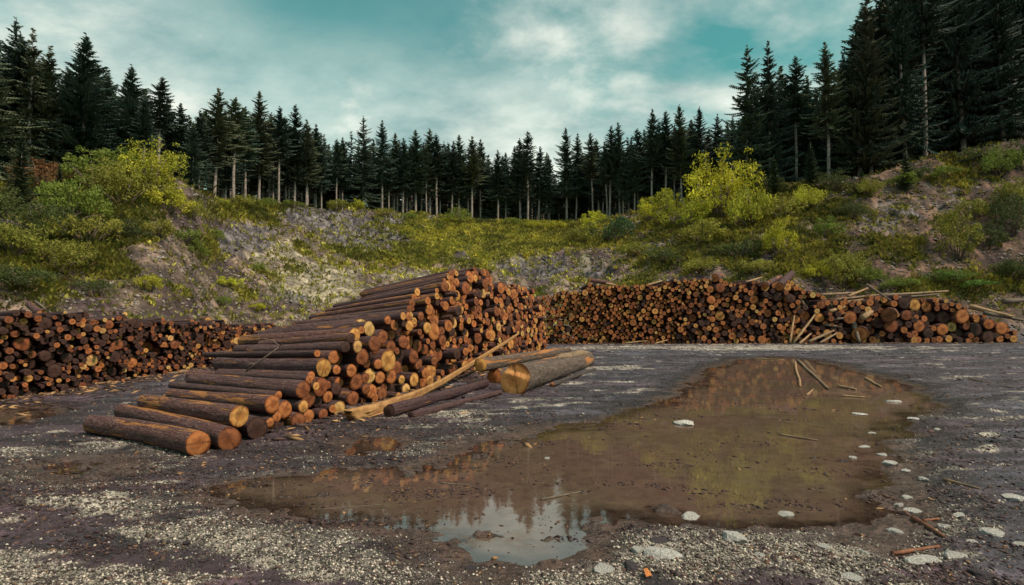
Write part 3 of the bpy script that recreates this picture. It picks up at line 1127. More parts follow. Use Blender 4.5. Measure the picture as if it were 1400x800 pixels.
# big butt log with a felling notch
def notched_log():
    n, f = GZ(704, 519, .30), GZ(806, 492, .19)
    V, Q, ne, fe = log_arrays(777, 40, 14, .05, .62)
    # flare of the butt
    fl = 1 + .10 * np.clip((V[:, 0] - .36) / .14, 0, 1) ** 2
    V[:, 1] *= fl
    V[:, 2] *= fl
    lr = V[-40:]
    k_ = lr[:, 2] + .25 * lr[:, 1]
    V[-40:, 0] = .5 + np.where(k_ > .38, -.014, 0)
    L = np.linalg.norm(n - f)
    B = basis(n - f)
    M = B @ np.diag([L, .30, .30])
    c_ = (n + f) / 2

    def place(me, name, parent=None, lab=None, cat=None, grp=None):
        o = obj(name, me, parent, lab, cat, grp, color=(.40, .185, .062))
        if parent is None:
            m4 = Matrix.Identity(4)
            for i in range(3):
                for j in range(3):
                    m4[i][j] = M[i, j]
                m4[i][3] = c_[i]
            o.matrix_world = m4
        return o
    nV = len(V)
    VV = np.vstack([V, fe[0]])
    me_ = mesh_np('log', VV, np.vstack([Q, fe[1] + nV]), fe[2] + nV, [m_bark_g, m_end], True, np.concatenate([np.zeros(len(Q)), np.ones(len(fe[1]) + len(fe[2]))]),
                  {'lc': ('V', np.vstack([V * np.array([3.2, .15, .15]), fe[3]]))})
    o = place(me_, 'log', None, 'biggest loose log, grey bark and a notched pale butt, nearest the puddle', 'log', LB)
    # cut face in two levels: the felling notch leaves a step
    vv = ne[0].copy()
    ring = vv[:40].copy()
    ring[:, 1] *= 1.10
    ring[:, 2] *= 1.10
    ctr = ring.mean(0)
    nr_ = 10
    pts_, lc_ = [], []
    for k in range(nr_ + 1):
        p = ctr + (ring - ctr) * (k / nr_)
        y_, z_ = p[:, 1] - ctr[1], p[:, 2] - ctr[2]
        step = np.where(z_ + .25 * y_ > .38, -.014, 0.0)
        if k == nr_:
            step = np.minimum(step, 0)
        p[:, 0] = .5 + step
        pts_.append(p)
        lc_.append(np.column_stack([np.zeros(40), y_ / 1.14, z_ / 1.14]))
    P_ = np.vstack(pts_)
    j = np.arange(40)
    qq = np.vstack([np.stack([k * 40 + j, (k + 1) * 40 + j, (k + 1) * 40 + (j + 1) % 40, k * 40 + (j + 1) % 40], 1) for k in range(nr_)])
    place(mesh_np('cut_end', P_, qq, None, [m_end], False, None, {'lc': ('V', np.vstack(lc_))}), 'cut_end', o)


notched_log()


# ------------------------------------------------------------------ tubes, sticks, splinters
def tube(points, radii, seg=7, seed=0, flat=1.0):
    g = np.random.default_rng(seed)
    P_ = np.asarray(points, float)
    V, Q, T = [], [], []
    a = np.linspace(0, 2 * np.pi, seg, endpoint=False)
    for k in range(len(P_)):
        d = P_[min(k + 1, len(P_) - 1)] - P_[max(k - 1, 0)]
        d = d / (np.linalg.norm(d) + 1e-9)
        up = np.array([0, 0, 1.0]) if abs(d[2]) < .9 else np.array([1.0, 0, 0])
        y = np.cross(up, d)
        y /= np.linalg.norm(y)
        z = np.cross(d, y)
        rr_ = radii[k] * (1 + (g.random(seg) - .5) * .18)
        V.append(P_[k] + np.outer(rr_ * np.cos(a), y) + np.outer(rr_ * np.sin(a) * flat, z))
    for k in range(len(P_) - 1):
        for j in range(seg):
            jn = (j + 1) % seg
            Q.append((k * seg + j, k * seg + jn, (k + 1) * seg + jn, (k + 1) * seg + j))
    n_ = len(P_) * seg
    V.append(P_[[0]])
    V.append(P_[[-1]])
    for j in range(seg):
        jn = (j + 1) % seg
        T.append((n_, jn, j))
        T.append((n_ + 1, (len(P_) - 1) * seg + j, (len(P_) - 1) * seg + jn))
    return np.vstack(V), Q, T


def merge(parts):
    V, Q, T, o_ = [], [], [], 0
    for v_, q, t_ in parts:
        V.append(v_)
        if len(q):
            Q.append(np.asarray(q) + o_)
        if len(t_):
            T.append(np.asarray(t_) + o_)
        o_ += len(v_)
    return np.vstack(V), (np.vstack(Q) if Q else None), (np.vstack(T) if T else None)


def local_obj(name, V, Q, T, mats, base, **kw):
    """object whose origin is at 'base'"""
    o = obj(name, mesh_np(name, np.asarray(V) - np.asarray(base), Q, T, mats, kw.pop('smooth', True)), **kw)
    o.location = base
    return o


# long splintered strip leaning from the mud onto the face of the stack
def strip():
    A_, B_ = GZ(476, 577, 0.03), PD(708, 456, 20.5)
    nrm = np.cross(B_ - A_, np.array([0, 0, 1.0]))
    nrm /= np.linalg.norm(nrm)

    def on(px, py):
        d = ray(px, py)
        C0 = np.array([0, 0, CAMH])
        return C0 + d * (((A_ - C0) @ nrm) / (d @ nrm))
    xs = [474, 482, 490, 499, 508, 517, 526, 540, 560, 580, 605, 635, 665, 690, 709]
    top = [562, 558, 557, 554, 553, 550, 548, 543, 537, 530, 518, 500.5, 482, 467, 455]
    bot = [566, 576, 571, 573, 579, 572, 575, 563, 551, 539, 526, 507, 487, 471, 457]
    n = len(xs)
    up_, dn, md = [on(a, b) for a, b in zip(xs, top)], [on(a, b) for a, b in zip(xs, bot)], []
    parts = []
    g = np.random.default_rng(4)
    V, Q = [], []
    for k in range(n):
        th_ = .05 * (1 - .5 * k / n)
        for u in (0, .22, .45, .7, 1):
            p = up_[k] * (1 - u) + dn[k] * u
            V.append(p - nrm * -(th_ + g.random() * .05 * (k < 9)))
        for u in (1, .5, 0):
            V.append(up_[k] * (1 - u) + dn[k] * u + nrm * -th_)
    m = 8
    for k in range(n - 1):
        for j in range(m):
            Q.append((k * m + j, (k + 1) * m + j, (k + 1) * m + (j + 1) % m, k * m + (j + 1) % m))
    parts.append((np.array(V), Q, []))
    for k in range(10):            # torn fibres at the foot
        s_ = on(515 + 4 * k, 555 + 2 * (k % 4))
        e_ = on(470 + 5 * k, 560 + 6 * (k % 3) + g.random() * 3)
        e_ = e_ + nrm * g.normal() * .08
        e_[2] = max(e_[2], .02)
        parts.append(tube([s_ + nrm * .06, (s_ + e_) / 2 + nrm * .08, e_], [.02, .035, .006], 5, 60 + k, .6))
    V, Q, T = merge(parts)
    local_obj('splintered_strip', V, Q, T, [m_splint], A_, label='long torn strip of pale orange wood leaning up against the tall stack', cat='split wood', smooth=False)


strip()


# broken bark slab lying on the loose logs
def slab():
    a, b_ = GZ(757, 489, .30), GZ(806, 484, .34)
    mids = [a + (b_ - a) * k / 7 for k in range(8)]
    V, Q, T = tube(mids, [.10, .17, .20, .21, .24, .25, .22, .10], 12, 9, .62)
    V = V + (np.column_stack([fbm(V[:, 0] * 4, V[:, 2] * 5, 3, 5), fbm(V[:, 0] * 4, V[:, 2] * 5, 3, 9), fbm(V[:, 0] * 5, V[:, 1] * 5, 3, 6)]) * .07)
    local_obj('rotten_wood_chunk', V, Q, T, [m_pole], a, label='reddish rotten chunk of wood lying over the far ends of the loose logs', cat='wood chunk')


slab()


def stick(p, q, r, mat, label, cat='stick', group=None, seed=0, sag=.0, name='stick', n=5, base=None):
    p, q = np.asarray(p), np.asarray(q)
    g = np.random.default_rng(seed + 5)
    L = np.linalg.norm(q - p)
    mids = [p + (q - p) * k / n + (g.random(3) - .5) * L * np.array([.006, .006, .003]) * (0 < k < n) for k in range(n + 1)]
    V, Q, T = tube(mids, [r * (1 - .45 * k / n) for k in range(n + 1)], 7, seed)
    return local_obj(name, V, Q, T, [mat], p, label=label, cat=cat, group=group)


# branch lying on the logs, left of the stack
bp = [PD(336, 508, 9.0), PD(350, 497, 9.0), PD(366, 486, 9.0), PD(382, 474, 9.0)]
parts = [tube(bp, [.018, .015, .013, .008], 6, 1), tube([bp[3], PD(374, 466, 9.05), PD(360, 463, 9.1), PD(346, 460, 9.1)], [.009, .008, .007, .004], 6, 2),
         tube([bp[3], PD(386, 470, 8.9), PD(384, 464, 8.9)], [.008, .006, .003], 5, 3), tube([bp[1], PD(341, 498, 9.0), PD(331, 504, 9.0)], [.01, .008, .004], 5, 4)]
V, Q, T = merge(parts)
local_obj('branch', V, Q, T, [m_twig], bp[0], label='thin forked bare branch lying over the sloping logs left of the tall stack', cat='branch')

# tangle of poles in the long right stack
G1 = 'poles tangled on and against the long right stack'
for k, (a, b_, da, db, r, mt, lab) in enumerate([
    ((1122, 403), (1174, 400), 37.0, 38.5, .10, m_pole, 'upper dark pole lying level at the tangle'),
    ((1141, 410), (1212, 402), 36.6, 38.0, .09, m_pole, 'long thin pole crossing the tangle below the topmost one'),
    ((1135, 417), (1196, 407), 36.4, 37.6, .11, m_pole, 'brown pole in the middle of the tangle'),
    ((1134, 426), (1176, 412), 36.0, 37.4, .13, m_palepole, 'short pale pole poking from the tangle'),
    ((1184, 389), (1218, 411), 37.4, 36.6, .10, m_twig, 'dark pole sticking up aslant over the tangle'),
    ((1179, 435), (1208, 413), 35.8, 37.6, .20, m_palepole, 'stout pale pole leaning at the right of the tangle'),
    ((1080, 469), (1088, 418), 35.2, 36.6, .08, m_palepole, 'pale pole standing almost upright against the stack'),
    ((1085, 469), (1124, 417), 35.0, 36.6, .085, m_palepole, 'pale pole leaning aslant to the right from the ground'),
    ((1093, 470), (1110, 455), 34.6, 36.2, .08, m_palepole, 'short stick on the ground right of the leaning poles'),
    ((1106, 467), (1140, 452), 34.8, 36.3, .10, m_pole, 'brown pole on the ground below the tangle'),
    ((1121, 469), (1145, 455), 34.6, 36.2, .08, m_pole, 'thin pole lowest of those below the tangle'),
    ((1167, 441), (1175, 468), 36.4, 35.3, .16, m_twig, 'short dark board propped against the foot of the tangle'),
    ((1094, 410), (1104, 422), 36.3, 36.4, .12, m_pole, 'stub of a pole hanging out of the stack left of the tangle'),
    ((1135, 437), (1166, 434), 36.3, 36.5, .10, m_twig, 'dark level pole low in the tangle'),
    ((1130, 430), (1172, 428), 36.4, 36.6, .09, m_pole, 'thin level pole in the lower tangle'),
    ((1128, 444), (1150, 447), 36.3, 36.4, .10, m_twig, 'lowest dark pole in the tangle'),
    ((1160, 405), (1186, 394), 37.0, 38.6, .09, m_palepole, 'pale tipped pole jutting up from the tangle'),
    ((1208, 404), (1296, 398), 37.6, 38.6, .11, m_pole, 'long straight pole along the top of the right stack'),
    ((1218, 408), (1285, 402), 37.2, 38.2, .09, m_twig, 'dark pole just under the long straight one'),
    ((1325, 419), (1384, 433), 37.2, 36.0, .17, m_palepole, 'pale barkless pole sloping down at the right end of the stack'),
    ((1345, 428), (1400, 438), 36.6, 36.0, .14, m_twig, 'dark pole sloping down below the pale barkless pole'),
    ((1372, 412), (1425, 409), 37.5, 38.0, .18, m_twig, 'dark pole lying level at the far right end'),
    ((820, 386), (843, 390), 37.4, 37.8, .10, m_palepole, 'pale pole on top of the left part of the right stack'),
    ((884, 390), (905, 384), 37.4, 38.6, .08, m_palepole, 'pale stick on top of the stack, second from its left'),
    ((1020, 386), (1042, 379), 37.2, 38.8, .09, m_palepole, 'pale stick lying on top of the middle of the right stack'),
    ((855, 469), (884, 466), 34.5, 35.0, .05, m_palepole, 'pale stick on the ground before the left half of the right stack'),
    ((895, 470), (912, 465), 34.2, 35.0, .05, m_palepole, 'short pale stick on the ground before the dark middle of the stack'),
]):
    stick(PD(*a, da), PD(*b_, db), r, mt, lab, 'pole' if r > .06 else 'stick', G1, k, name='pole' if r > .06 else 'stick')

# oblique logs on top of the right stack
for a, b_, r, ck, lab in (((1066, 392), (1082, 375), .27, 'orange', 'thick short log lying askew on the top of the right stack'),
                          ((1046, 390), (1066, 379), .2, 'orange', 'log lying askew left of the thickest one on the right stack'),
                          ((978, 380), (985, 376), .25, 'orange', 'log perched highest in the middle of the right stack'),
                          ((806, 383), (836, 387), .14, 'bright amber', 'orange log lying crosswise on the left shoulder of the right stack'),
                          ((1176, 457), (1177, 452), .46, 'orange', 'very thick log end on the ground right of the tangle'),
                          ((1215, 431), (1216, 427), .46, 'rust-brown', 'very thick log end halfway up, right of the tangle')):
    n = PD(*a, 35.7)
    f_ = PD(*b_, 38.4 if r < .4 else 39)
    put_log(n, f_, r, ENDC[ck], lab, 'logs of the long right stack')
# and on the left stack
for a, b_, r, ck, lab in (((57, 430), (40, 416), .10, 'orange', 'reddish log end poking above the left stack'),
                          ((171, 430), (166, 428), .07, 'pale yellow', 'small pale log end on top of the left stack'),
                          ((284, 438), (276, 436), .10, 'bright amber', 'round amber log end on top of the right part of the left stack')):
    n = PD(*a, 13.5 if a[0] < 100 else (15.6 if a[0] < 200 else 20.0))
    f_ = PD(*b_, n[1] + 2.0)
    put_log(n, f_, r, ENDC[ck], lab, 'logs of the low left stack')
# sticks crossing at the top of the left stack and lying on the road
for k, (a, b_, da, db, r, mt, lab) in enumerate([
    ((48, 412), (84, 438), 13.6, 13.2, .03, m_twig, 'dark stick crossing the reddish log end on the left stack'),
    ((60, 424), (70, 417), 13.5, 13.3, .025, m_splint, 'short orange splinter pointing up on the left stack'),
    ((70, 432), (92, 446), 13.2, 13.0, .03, m_pole, 'grey stick lying over the face of the left stack'),
]):
    stick(PD(*a, da), PD(*b_, db), r, mt, lab, 'stick', 'sticks on the left stack', 40 + k)
for k, (a, b_, r, mt, lab) in enumerate([
    ((132, 523), (212, 513), .05, m_palepole, 'long pale pole lying along the foot of the left stack'),
    ((100, 527), (150, 519), .035, m_pole, 'brown pole lying left of the long pale pole'),
    ((225, 511), (275, 506), .035, m_pole, 'brown pole lying right of the long pale pole'),
    ((1087, 495), (1094, 528), .045, m_palepole, 'pale stick standing straight out of the far end of the puddle'),
    ((1091, 493), (1132, 531), .05, m_pole, 'long stick slanting across the far end of the puddle'),
    ((1146, 528), (1170, 532), .045, m_palepole, 'orange stick floating at the far right of the puddle'),
    ((1183, 517), (1205, 529), .035, m_palepole, 'thin pale stick at the far right edge of the puddle'),
    ((1150, 541), (1182, 543), .025, m_palepole, 'thin level stick right of the orange floating one'),
    ((1103, 540), (1112, 532), .025, m_palepole, 'short stub of stick beside the long slanting stick'),
    ((1030, 490), (1072, 492), .025, m_palepole, 'thin pale stick lying along the far rim of the puddle'),
    ((1065, 594), (1118, 602), .016, m_pole, 'thin brown stick floating in the middle of the puddle'),
    ((1220, 757), (1284, 747), .018, m_redwood, 'reddish stick on the gravel at lower right'),
    ((1248, 708), (1290, 733), .022, m_redwood, 'orange brown branch piece lying among the pale stones at right'),
    ((1262, 712), (1284, 709), .014, m_redwood, 'short orange splinter across the branch piece at right'),
    ((1230, 752), (1278, 758), .012, m_twig, 'thin dark twig beside the reddish stick'),
    ((1325, 518), (1385, 530), .02, m_pole, 'thin brown stick on the dark mud at far right'),
    ((430, 697), (520, 690), .006, m_twig, 'thin dark twig in the shallow left part of the puddle'),
    ((740, 683), (795, 672), .012, m_twig, 'dark twig in the puddle above the bright reflection'),
    ((600, 660), (645, 664), .008, m_twig, 'dark twig floating in the left half of the puddle'),
    ((1290, 655), (1340, 668), .014, m_pole, 'brown twig on the mud right of the pale stones'),
]):
    pa, pb = GZ(*a, 0), GZ(*b_, 0)
    za, zb = max(float(terrain(pa[0], pa[1])[0]), WZ) + r * .6, max(float(terrain(pb[0], pb[1])[0]), WZ) + r * .6
    stick(GZ(*a, za), GZ(*b_, zb), r, mt, lab, 'stick', 'sticks scattered over the yard', 60 + k)


# ------------------------------------------------------------------ stones in the yard
def stone_mesh(seed, flat):
    g = np.random.default_rng(seed)
    import bmesh
    bm = bmesh.new()
    bmesh.ops.create_icosphere(bm, subdivisions=3, radius=1)
    sd_ = g.random(3) * 20
    cuts = [(g.normal(size=3), .50 + g.random() * .35) for _ in range(11)]
    for v_ in bm.verts:
        p = np.array(v_.co)
        for n_, d_ in cuts:
            n_ = n_ / np.linalg.norm(n_)
            k = p @ n_
            if k > d_:
                p = p - n_ * (k - d_) * .97
        p *= 1 + .16 * float(fbm(p[0] * 2 + sd_[0], p[1] * 2 + p[2] * 1.7 + sd_[1], 4, seed))
        p[2] *= flat
        p *= 1 + .22 * float(fbm(p[0] * 1.1 + sd_[2], p[1] * 1.1, 3, seed + 7))
        v_.co = p
    me_ = bpy.data.meshes.new('stone')
    bm.to_mesh(me_)
    bm.free()
    return me_


stones = [stone_mesh(500 + k, .42 + .12 * (k % 3)) for k in range(6)]
stones_d = [s_.copy() for s_ in stones]
for s_ in stones:
    s_.materials.append(m_stone)
for s_ in stones_d:
    s_.materials.append(m_darkstone)
ST = [(908, 760, 27, 0, 'broad pale boulder among the gravel at the bottom edge'), (826, 778, 18, 0, 'pale rounded stone left of the broad pale boulder'),
      (872, 752, 10, 0, 'small pale stone just left of the broad pale boulder'), (902, 739, 16, 1, 'dark purple stone above the broad pale boulder'),
      (862, 774, 17, 1, 'dark flat stone between the two palest foreground stones'), (1003, 735, 21, 0, 'flat pale stone at the near rim of the puddle'),
      (1267, 768, 30, 0, 'large flat white stone at lower right'), (1306, 760, 19, 0, 'flat white stone touching the large one at lower right'),
      (1224, 727, 10, 0, 'small white stone at the right near corner of the puddle'), (1251, 699, 12, 0, 'white stone above the orange branch piece'),
      (1240, 680, 8, 0, 'small white stone highest of the row right of the puddle'), (1229, 691, 9, 0, 'pale stone left in the row right of the puddle'),
      (1309, 705, 13, 0, 'white stone right of the orange branch piece'), (1292, 720, 11, 0, 'pale stone under the tip of the orange branch piece'),
      (1357, 730, 15, 0, 'white stone standing alone on the mud at right'), (1386, 681, 15, 0, 'white stone at the right edge of the picture'),
      (1393, 745, 12, 0, 'low pale stone at the right edge, below the white one'), (1330, 742, 9, 0, 'small pale stone between the lone white stone and the large flat one'),
      (942, 706, 15, 0, 'flat pale stone breaking the water near the gravel'), (1075, 704, 13, 0, 'flat pale stone in the shallow water near the right corner'),
      (936, 579, 16, 0, 'thin white stone lying in the middle of the puddle'), (1173, 566, 11, 0, 'pale stone in the far right of the puddle'),
      (1221, 549, 12, 0, 'pale stone farthest right in the puddle'), (1250, 573, 9, 0, 'small grey stone on the mud right of the puddle'),
      (1181, 611, 8, 0, 'small white stone on the right shore'), (1205, 622, 9, 0, 'white stone in the cluster on the right shore'),
      (1217, 634, 10, 0, 'middle white stone of the cluster on the right shore'), (1238, 644, 9, 0, 'lowest white stone of the cluster on the right shore'),
      (1192, 592, 6, 0, 'tiny white stone highest on the right shore'), (1262, 655, 8, 0, 'pale stone right of the shore cluster'),
      (1283, 587, 7, 0, 'small pale stone far out on the right mud'), (748, 627, 6, 0, 'little pale stone in the puddle before the loose logs'),
      (1166, 626, 6, 0, 'tiny pale stone in the water by the right shore'), (1130, 748, 11, 0, 'grey stone in the gravel right of centre'),
      (1180, 755, 9, 0, 'small stone right of the grey gravel stone'), (1040, 760, 9, 0, 'small pale stone in the middle of the near gravel'),
      (645, 776, 9, 1, 'dark stone at the near tip of the puddle'), (320, 775, 8, 0, 'small grey stone on the gravel at lower left'),
      (255, 742, 6, 1, 'small dark stone on the gravel at lower left'), (1168, 790, 14, 0, 'pale stone at the bottom edge right of centre'),
      (985, 790, 10, 1, 'dark stone at the bottom edge of the picture'), (1340, 785, 16, 1, 'dark stone in the lower right corner')]
for k, (a, b_, w_, dk_, lab) in enumerate(ST):
    g0 = GZ(a, b_, 0.0)
    zt = max(float(terrain(g0[0], g0[1])[0]), WZ)
    sz = w_ * g0[1] / F
    o = obj('stone', (stones_d if dk_ else stones)[k % 6], label=lab, cat='stone', group='stones strewn over the yard')
    p = GZ(a, b_, zt + sz * .03)
    o.location = p
    o.rotation_euler = (0, 0, random.random() * 6)
    sz *= 1.05
    o.scale = (sz, sz * (.5 + .5 * random.random()), sz * (.6 if b_ > 600 else .4))
# fallen leaf
Vl = np.array([(-.04, 0, 0), (0, .022, .008), (.05, 0, .004), (0, -.024, .01), (0, 0, .0)])
o = obj('fallen_leaf', mesh_np('fallen_leaf', Vl * 1.3, None, [(0, 4, 1), (1, 4, 2), (2, 4, 3), (3, 4, 0)], [m_redleaf]), label='orange fallen leaf on the gravel between the foreground stones', cat='leaf')
p = GZ(884, 784, .05)
o.location = (p[0], p[1], float(terrain(p[0], p[1])[0]) + .03)
o.rotation_euler = (R(35), 0, 1.3)


# ------------------------------------------------------------------ gravel and bark chips
def scatter(n, pxr, pyr, dens, seed):
    g = np.random.default_rng(seed)
    px = pxr[0] + g.random(n) * (pxr[1] - pxr[0])
    py = pyr[0] + g.random(n) * (pyr[1] - pyr[0])
    a, b_ = (px - CX) / F, -(py - CY) / F
    d = np.stack([a, ct - b_ * st, st + b_ * ct], 1)
    k = -CAMH / d[:, 2]
    X, Y = d[:, 0] * k, d[:, 1] * k
    z, s, hm, rock, pd, px2, py2, th = terrain(X, Y, True)
    keep_ = g.random(n) < dens(X, Y, px, py, pd)
    return X[keep_], Y[keep_], z[keep_], pd[keep_], g


def bits(name, X, Y, Z, size, aspect, thick, cols, g, **kw):
    """little lumps: squashed octahedra with random yaw"""
    n = len(X)
    base = np.array([(1, 0, 0), (0, 1, 0), (-1, 0, 0), (0, -1, 0), (0, 0, 1), (.3, .2, -.8)])
    yaw = g.random(n) * 6.283
    sc = np.stack([size, size * aspect, size * thick], 1)
    P_ = base[None] * sc[:, None, :] * (1 + (g.random((n, 6, 1)) - .5) * .5)
    til = (g.random(n) - .5) * .7
    x, y, z = P_[..., 0], P_[..., 1], P_[..., 2]
    z2 = z + x * np.sin(til)[:, None]
    c_, s_ = np.cos(yaw)[:, None], np.sin(yaw)[:, None]
    W = np.stack([x * c_ - y * s_ + X[:, None], x * s_ + y * c_ + Y[:, None], z2 + Z[:, None]], -1).reshape(-1, 3)
    f = np.array([(0, 1, 4), (1, 2, 4), (2, 3, 4), (3, 0, 4), (1, 0, 5), (2, 1, 5), (3, 2, 5), (0, 3, 5)])
    T = (f[None] + (np.arange(n) * 6)[:, None, None]).reshape(-1, 3)
    C_ = np.repeat(cols, 6, 0)
    obj(name, mesh_np(name, W, None, T, [m_bits], False, None, {'col': ('C', C_)}), **kw)


def dgr(X, Y, px, py, pd):
    g_, zone = gravel_mask(X, Y, px, py, pd)
    return np.clip(g_ * .9 + .05, 0, 1) * (pd > -.12)


X, Y, Z, pd, g = scatter(240000, (-40, 1440), (560, 830), dgr, 5)
cc_ = np.array([.50, .42, .355])[None] * (.08 + g.random((len(X), 1)) ** 2.2 * 1.3) * (1 + (g.random((len(X), 3)) - .5) * .12)
sz = (.003 + .012 * g.random(len(X)) ** 5) * (.72 + Y / 12)
bits('gravel', X, Y, Z + sz * .25, sz, .55 + .4 * g.random(len(X)), .5 + .2 * g.random(len(X)), cc_, g, label='pale crushed limestone gravel strewn over the near mud', cat='gravel', kind='stuff')
print('gravel', len(X))


def dch(X, Y, px, py, pd):
    n_ = fbm(X / .7, Y / .35, 4, 201)
    band = np.exp(-((py - 640 + (px - 300) * .12) / 45) ** 2) * (px < 760)
    return np.clip(.10 + .5 * ss(.0, .5, n_) + .55 * band, 0, 1) * np.where(pd > -.02, 1, .14 + .8 * ss(.15, .5, n_) + .35 * (py > 620) * (px < 640))


X, Y, Z, pd, g = scatter(90000, (-40, 1440), (474, 830), dch, 6)
Z = np.maximum(Z, WZ - .001)
k = g.random(len(X))
cc_ = np.where(k[:, None] < .62, np.array([.045, .026, .028])[None], np.where(k[:, None] < .96, np.array([.10, .055, .045])[None], np.array([.26, .14, .07])[None])) * (.6 + g.random((len(X), 1)) * .8)
sz = (.008 + .026 * g.random(len(X)) ** 3) * (.8 + Y / 9)
bits('bark_chips', X, Y, Z + .002, sz, .18 + .4 * g.random(len(X)), .16 + .2 * g.random(len(X)), cc_, g, label='dark bark chips and wood litter scattered on mud and puddle', cat='bark litter', kind='stuff')
print('chips', len(X))
# larger litter along the feet of the stacks
g = np.random.default_rng(77)
LX, LY = [], []
for A_, B_, n in ((Pa, Pb, 900), (La, Lb, 1500), (Ra, Rb, 1800)):
    tt = g.random(n)
    P_ = A_ + (B_ - A_) * tt[:, None]
    nrm = np.array([(B_ - A_)[1], -(B_ - A_)[0], 0])
    nrm /= np.linalg.norm(nrm)
    P_ = P_ + nrm * (g.exponential(.45, n) + .0)[:, None]
    LX.append(P_[:, 0])
    LY.append(P_[:, 1])
LX, LY = np.concatenate(LX), np.concatenate(LY)
LZ = np.maximum(terrain(LX, LY), WZ)
cc_ = np.where((g.random(len(LX)) < .7)[:, None], np.array([.07, .04, .035])[None], np.array([.34, .19, .09])[None]) * (.5 + g.random((len(LX), 1)))
bits('bark_slivers', LX, LY, LZ + .01, .04 + .14 * g.random(len(LX)) ** 2, .08 + .2 * g.random(len(LX)), .12 + .1 * g.random(len(LX)), cc_, g,
     label='slivers of bark and wood littered along the feet of the stacks', cat='bark litter', kind='stuff')


# ------------------------------------------------------------------ spruces
def spruce_arrays(seed, H=15.0, crown0=.1, wid=.17, dens=1.0, ragged=.2):
    g = np.random.default_rng(seed)
    z0 = H * crown0
    V, T = [], []

    def tri(a, b_, c_):
        n_ = len(V)
        V.extend((a, b_, c_))
        T.append((n_, n_ + 1, n_ + 2))

    z = z0
    Lm = H * wid
    while z < H - .12:
        f = (z - z0) / (H - z0)
        l0 = Lm * (1 - f) ** .82 * (1 if crown0 < .2 else min(1, .45 + f * 3.2))
        nb = max(4, int((6 if f < .8 else 5) * dens + g.integers(0, 2)))
        ph = g.random() * 6.28
        for k in range(nb):
            if g.random() < .10:
                continue
            a = ph + 6.283 * k / nb + g.normal() * .2
            l = max(.16, l0 * (1 + g.normal() * ragged))
            zz_ = z + g.normal() * .20
            el = -.28 + .75 * f + g.normal() * .15
            d = np.array([math.cos(a), math.sin(a), 0])
            sdv = np.array([-math.sin(a), math.cos(a), 0])
            nt_ = max(3, int(l / .17))
            pts_ = []
            for q in range(nt_ + 1):
                u = q / nt_
                pts_.append(np.array([0, 0, zz_]) + d * (l * u * math.cos(el)) + np.array([0, 0, l * (math.sin(el) * u - .22 * u * (1 - u) * 2 * (1 - f) + .06 * u * u)]))
            for q in range(nt_):
                p0, p1 = pts_[q], pts_[q + 1]
                wd = .045 + .02 * (1 - q / nt_)
                tri(p0 - sdv * wd, p0 + sdv * wd, p1)
                for sgn in (-1, 1):
                    tl_ = (.55 * (1 - (q / nt_) ** 1.5) * min(l, 1.9) * .42 + .16) * (.7 + .5 * g.random())
                    if q == nt_ - 1:
                        tl_ *= .8
                    tip = p1 + (d * .75 + sdv * sgn * .8) * tl_ * .8 + np.array([0, 0, -tl_ * (.18 + .5 * g.random() * (1 - f))])
                    b0 = p0 + sdv * sgn * .01
                    tri(b0, b0 + (p1 - p0) * .95, tip)
                    if g.random() < .75:
                        hang = p0 + sdv * sgn * tl_ * .35 + np.array([0, 0, -tl_ * (.45 + .3 * g.random())]) + d * .05
                        tri(p0, p1 + sdv * sgn * .08, hang)
        z += (.17 + .12 * (1 - f)) * (.85 + .3 * g.random()) / dens
    for k in range(5):     # leader
        a = 6.283 * k / 5
        tri(np.array([0, 0, H + .25]), np.array([.06 * math.cos(a), .06 * math.sin(a), H - .3]), np.array([.06 * math.cos(a + 1.2), .06 * math.sin(a + 1.2), H - .3]))
    return np.array(V), np.array(T)


def trunk_arrays(seed, H=15.0, crown0=.1):
    g = np.random.default_rng(seed)
    zs = [-.6, 0, H * .1, H * .3, H * .5, H * .75, H * .99]
    rs = [.2, .17, .145, .125, .1, .06, .012]
    parts_ = [tube([(g.normal() * .03, g.normal() * .03, z) for z in zs], rs, 9, seed)]
    if crown0 > .2:       # dead stubs on the bare stem
        for k in range(22):
            z = H * (.12 + (crown0 - .05) * g.random())
            a = g.random() * 6.28
            l = .25 + .7 * g.random() ** 2
            d = np.array([math.cos(a), math.sin(a), -.25])
            p = np.array([0, 0, z])
            parts_.append(tube([p, p + d * l], [.016, .006], 4, k))
    return merge(parts_)


SPV = []
for k, (c0, wd, dn, rg) in enumerate([(.06, .185, 1, .26), (.10, .165, 1, .3), (.16, .185, .95, .34), (.36, .155, 1.1, .30), (.45, .145, 1.1, .32), (.52, .14, 1.05, .34), (.30, .16, 1.1, .30), (.25, .12, .7, .4),
                                      (.04, .23, 1.0, .16)]):
    Vc, Tc = spruce_arrays(900 + k, 15, c0, wd, dn, rg)
    Vt, Qt, Tt = trunk_arrays(950 + k, 15, c0)
    SPV.append((mesh_np('crown', Vc, None, Tc, [m_needle]), mesh_np('trunk', Vt, Qt, Tt, [m_trunk], True), c0))
print('spruce tris', [len(s_[0].polygons) for s_ in SPV])
FULL, HIGH = [0, 1, 2], [3, 4, 5, 6]


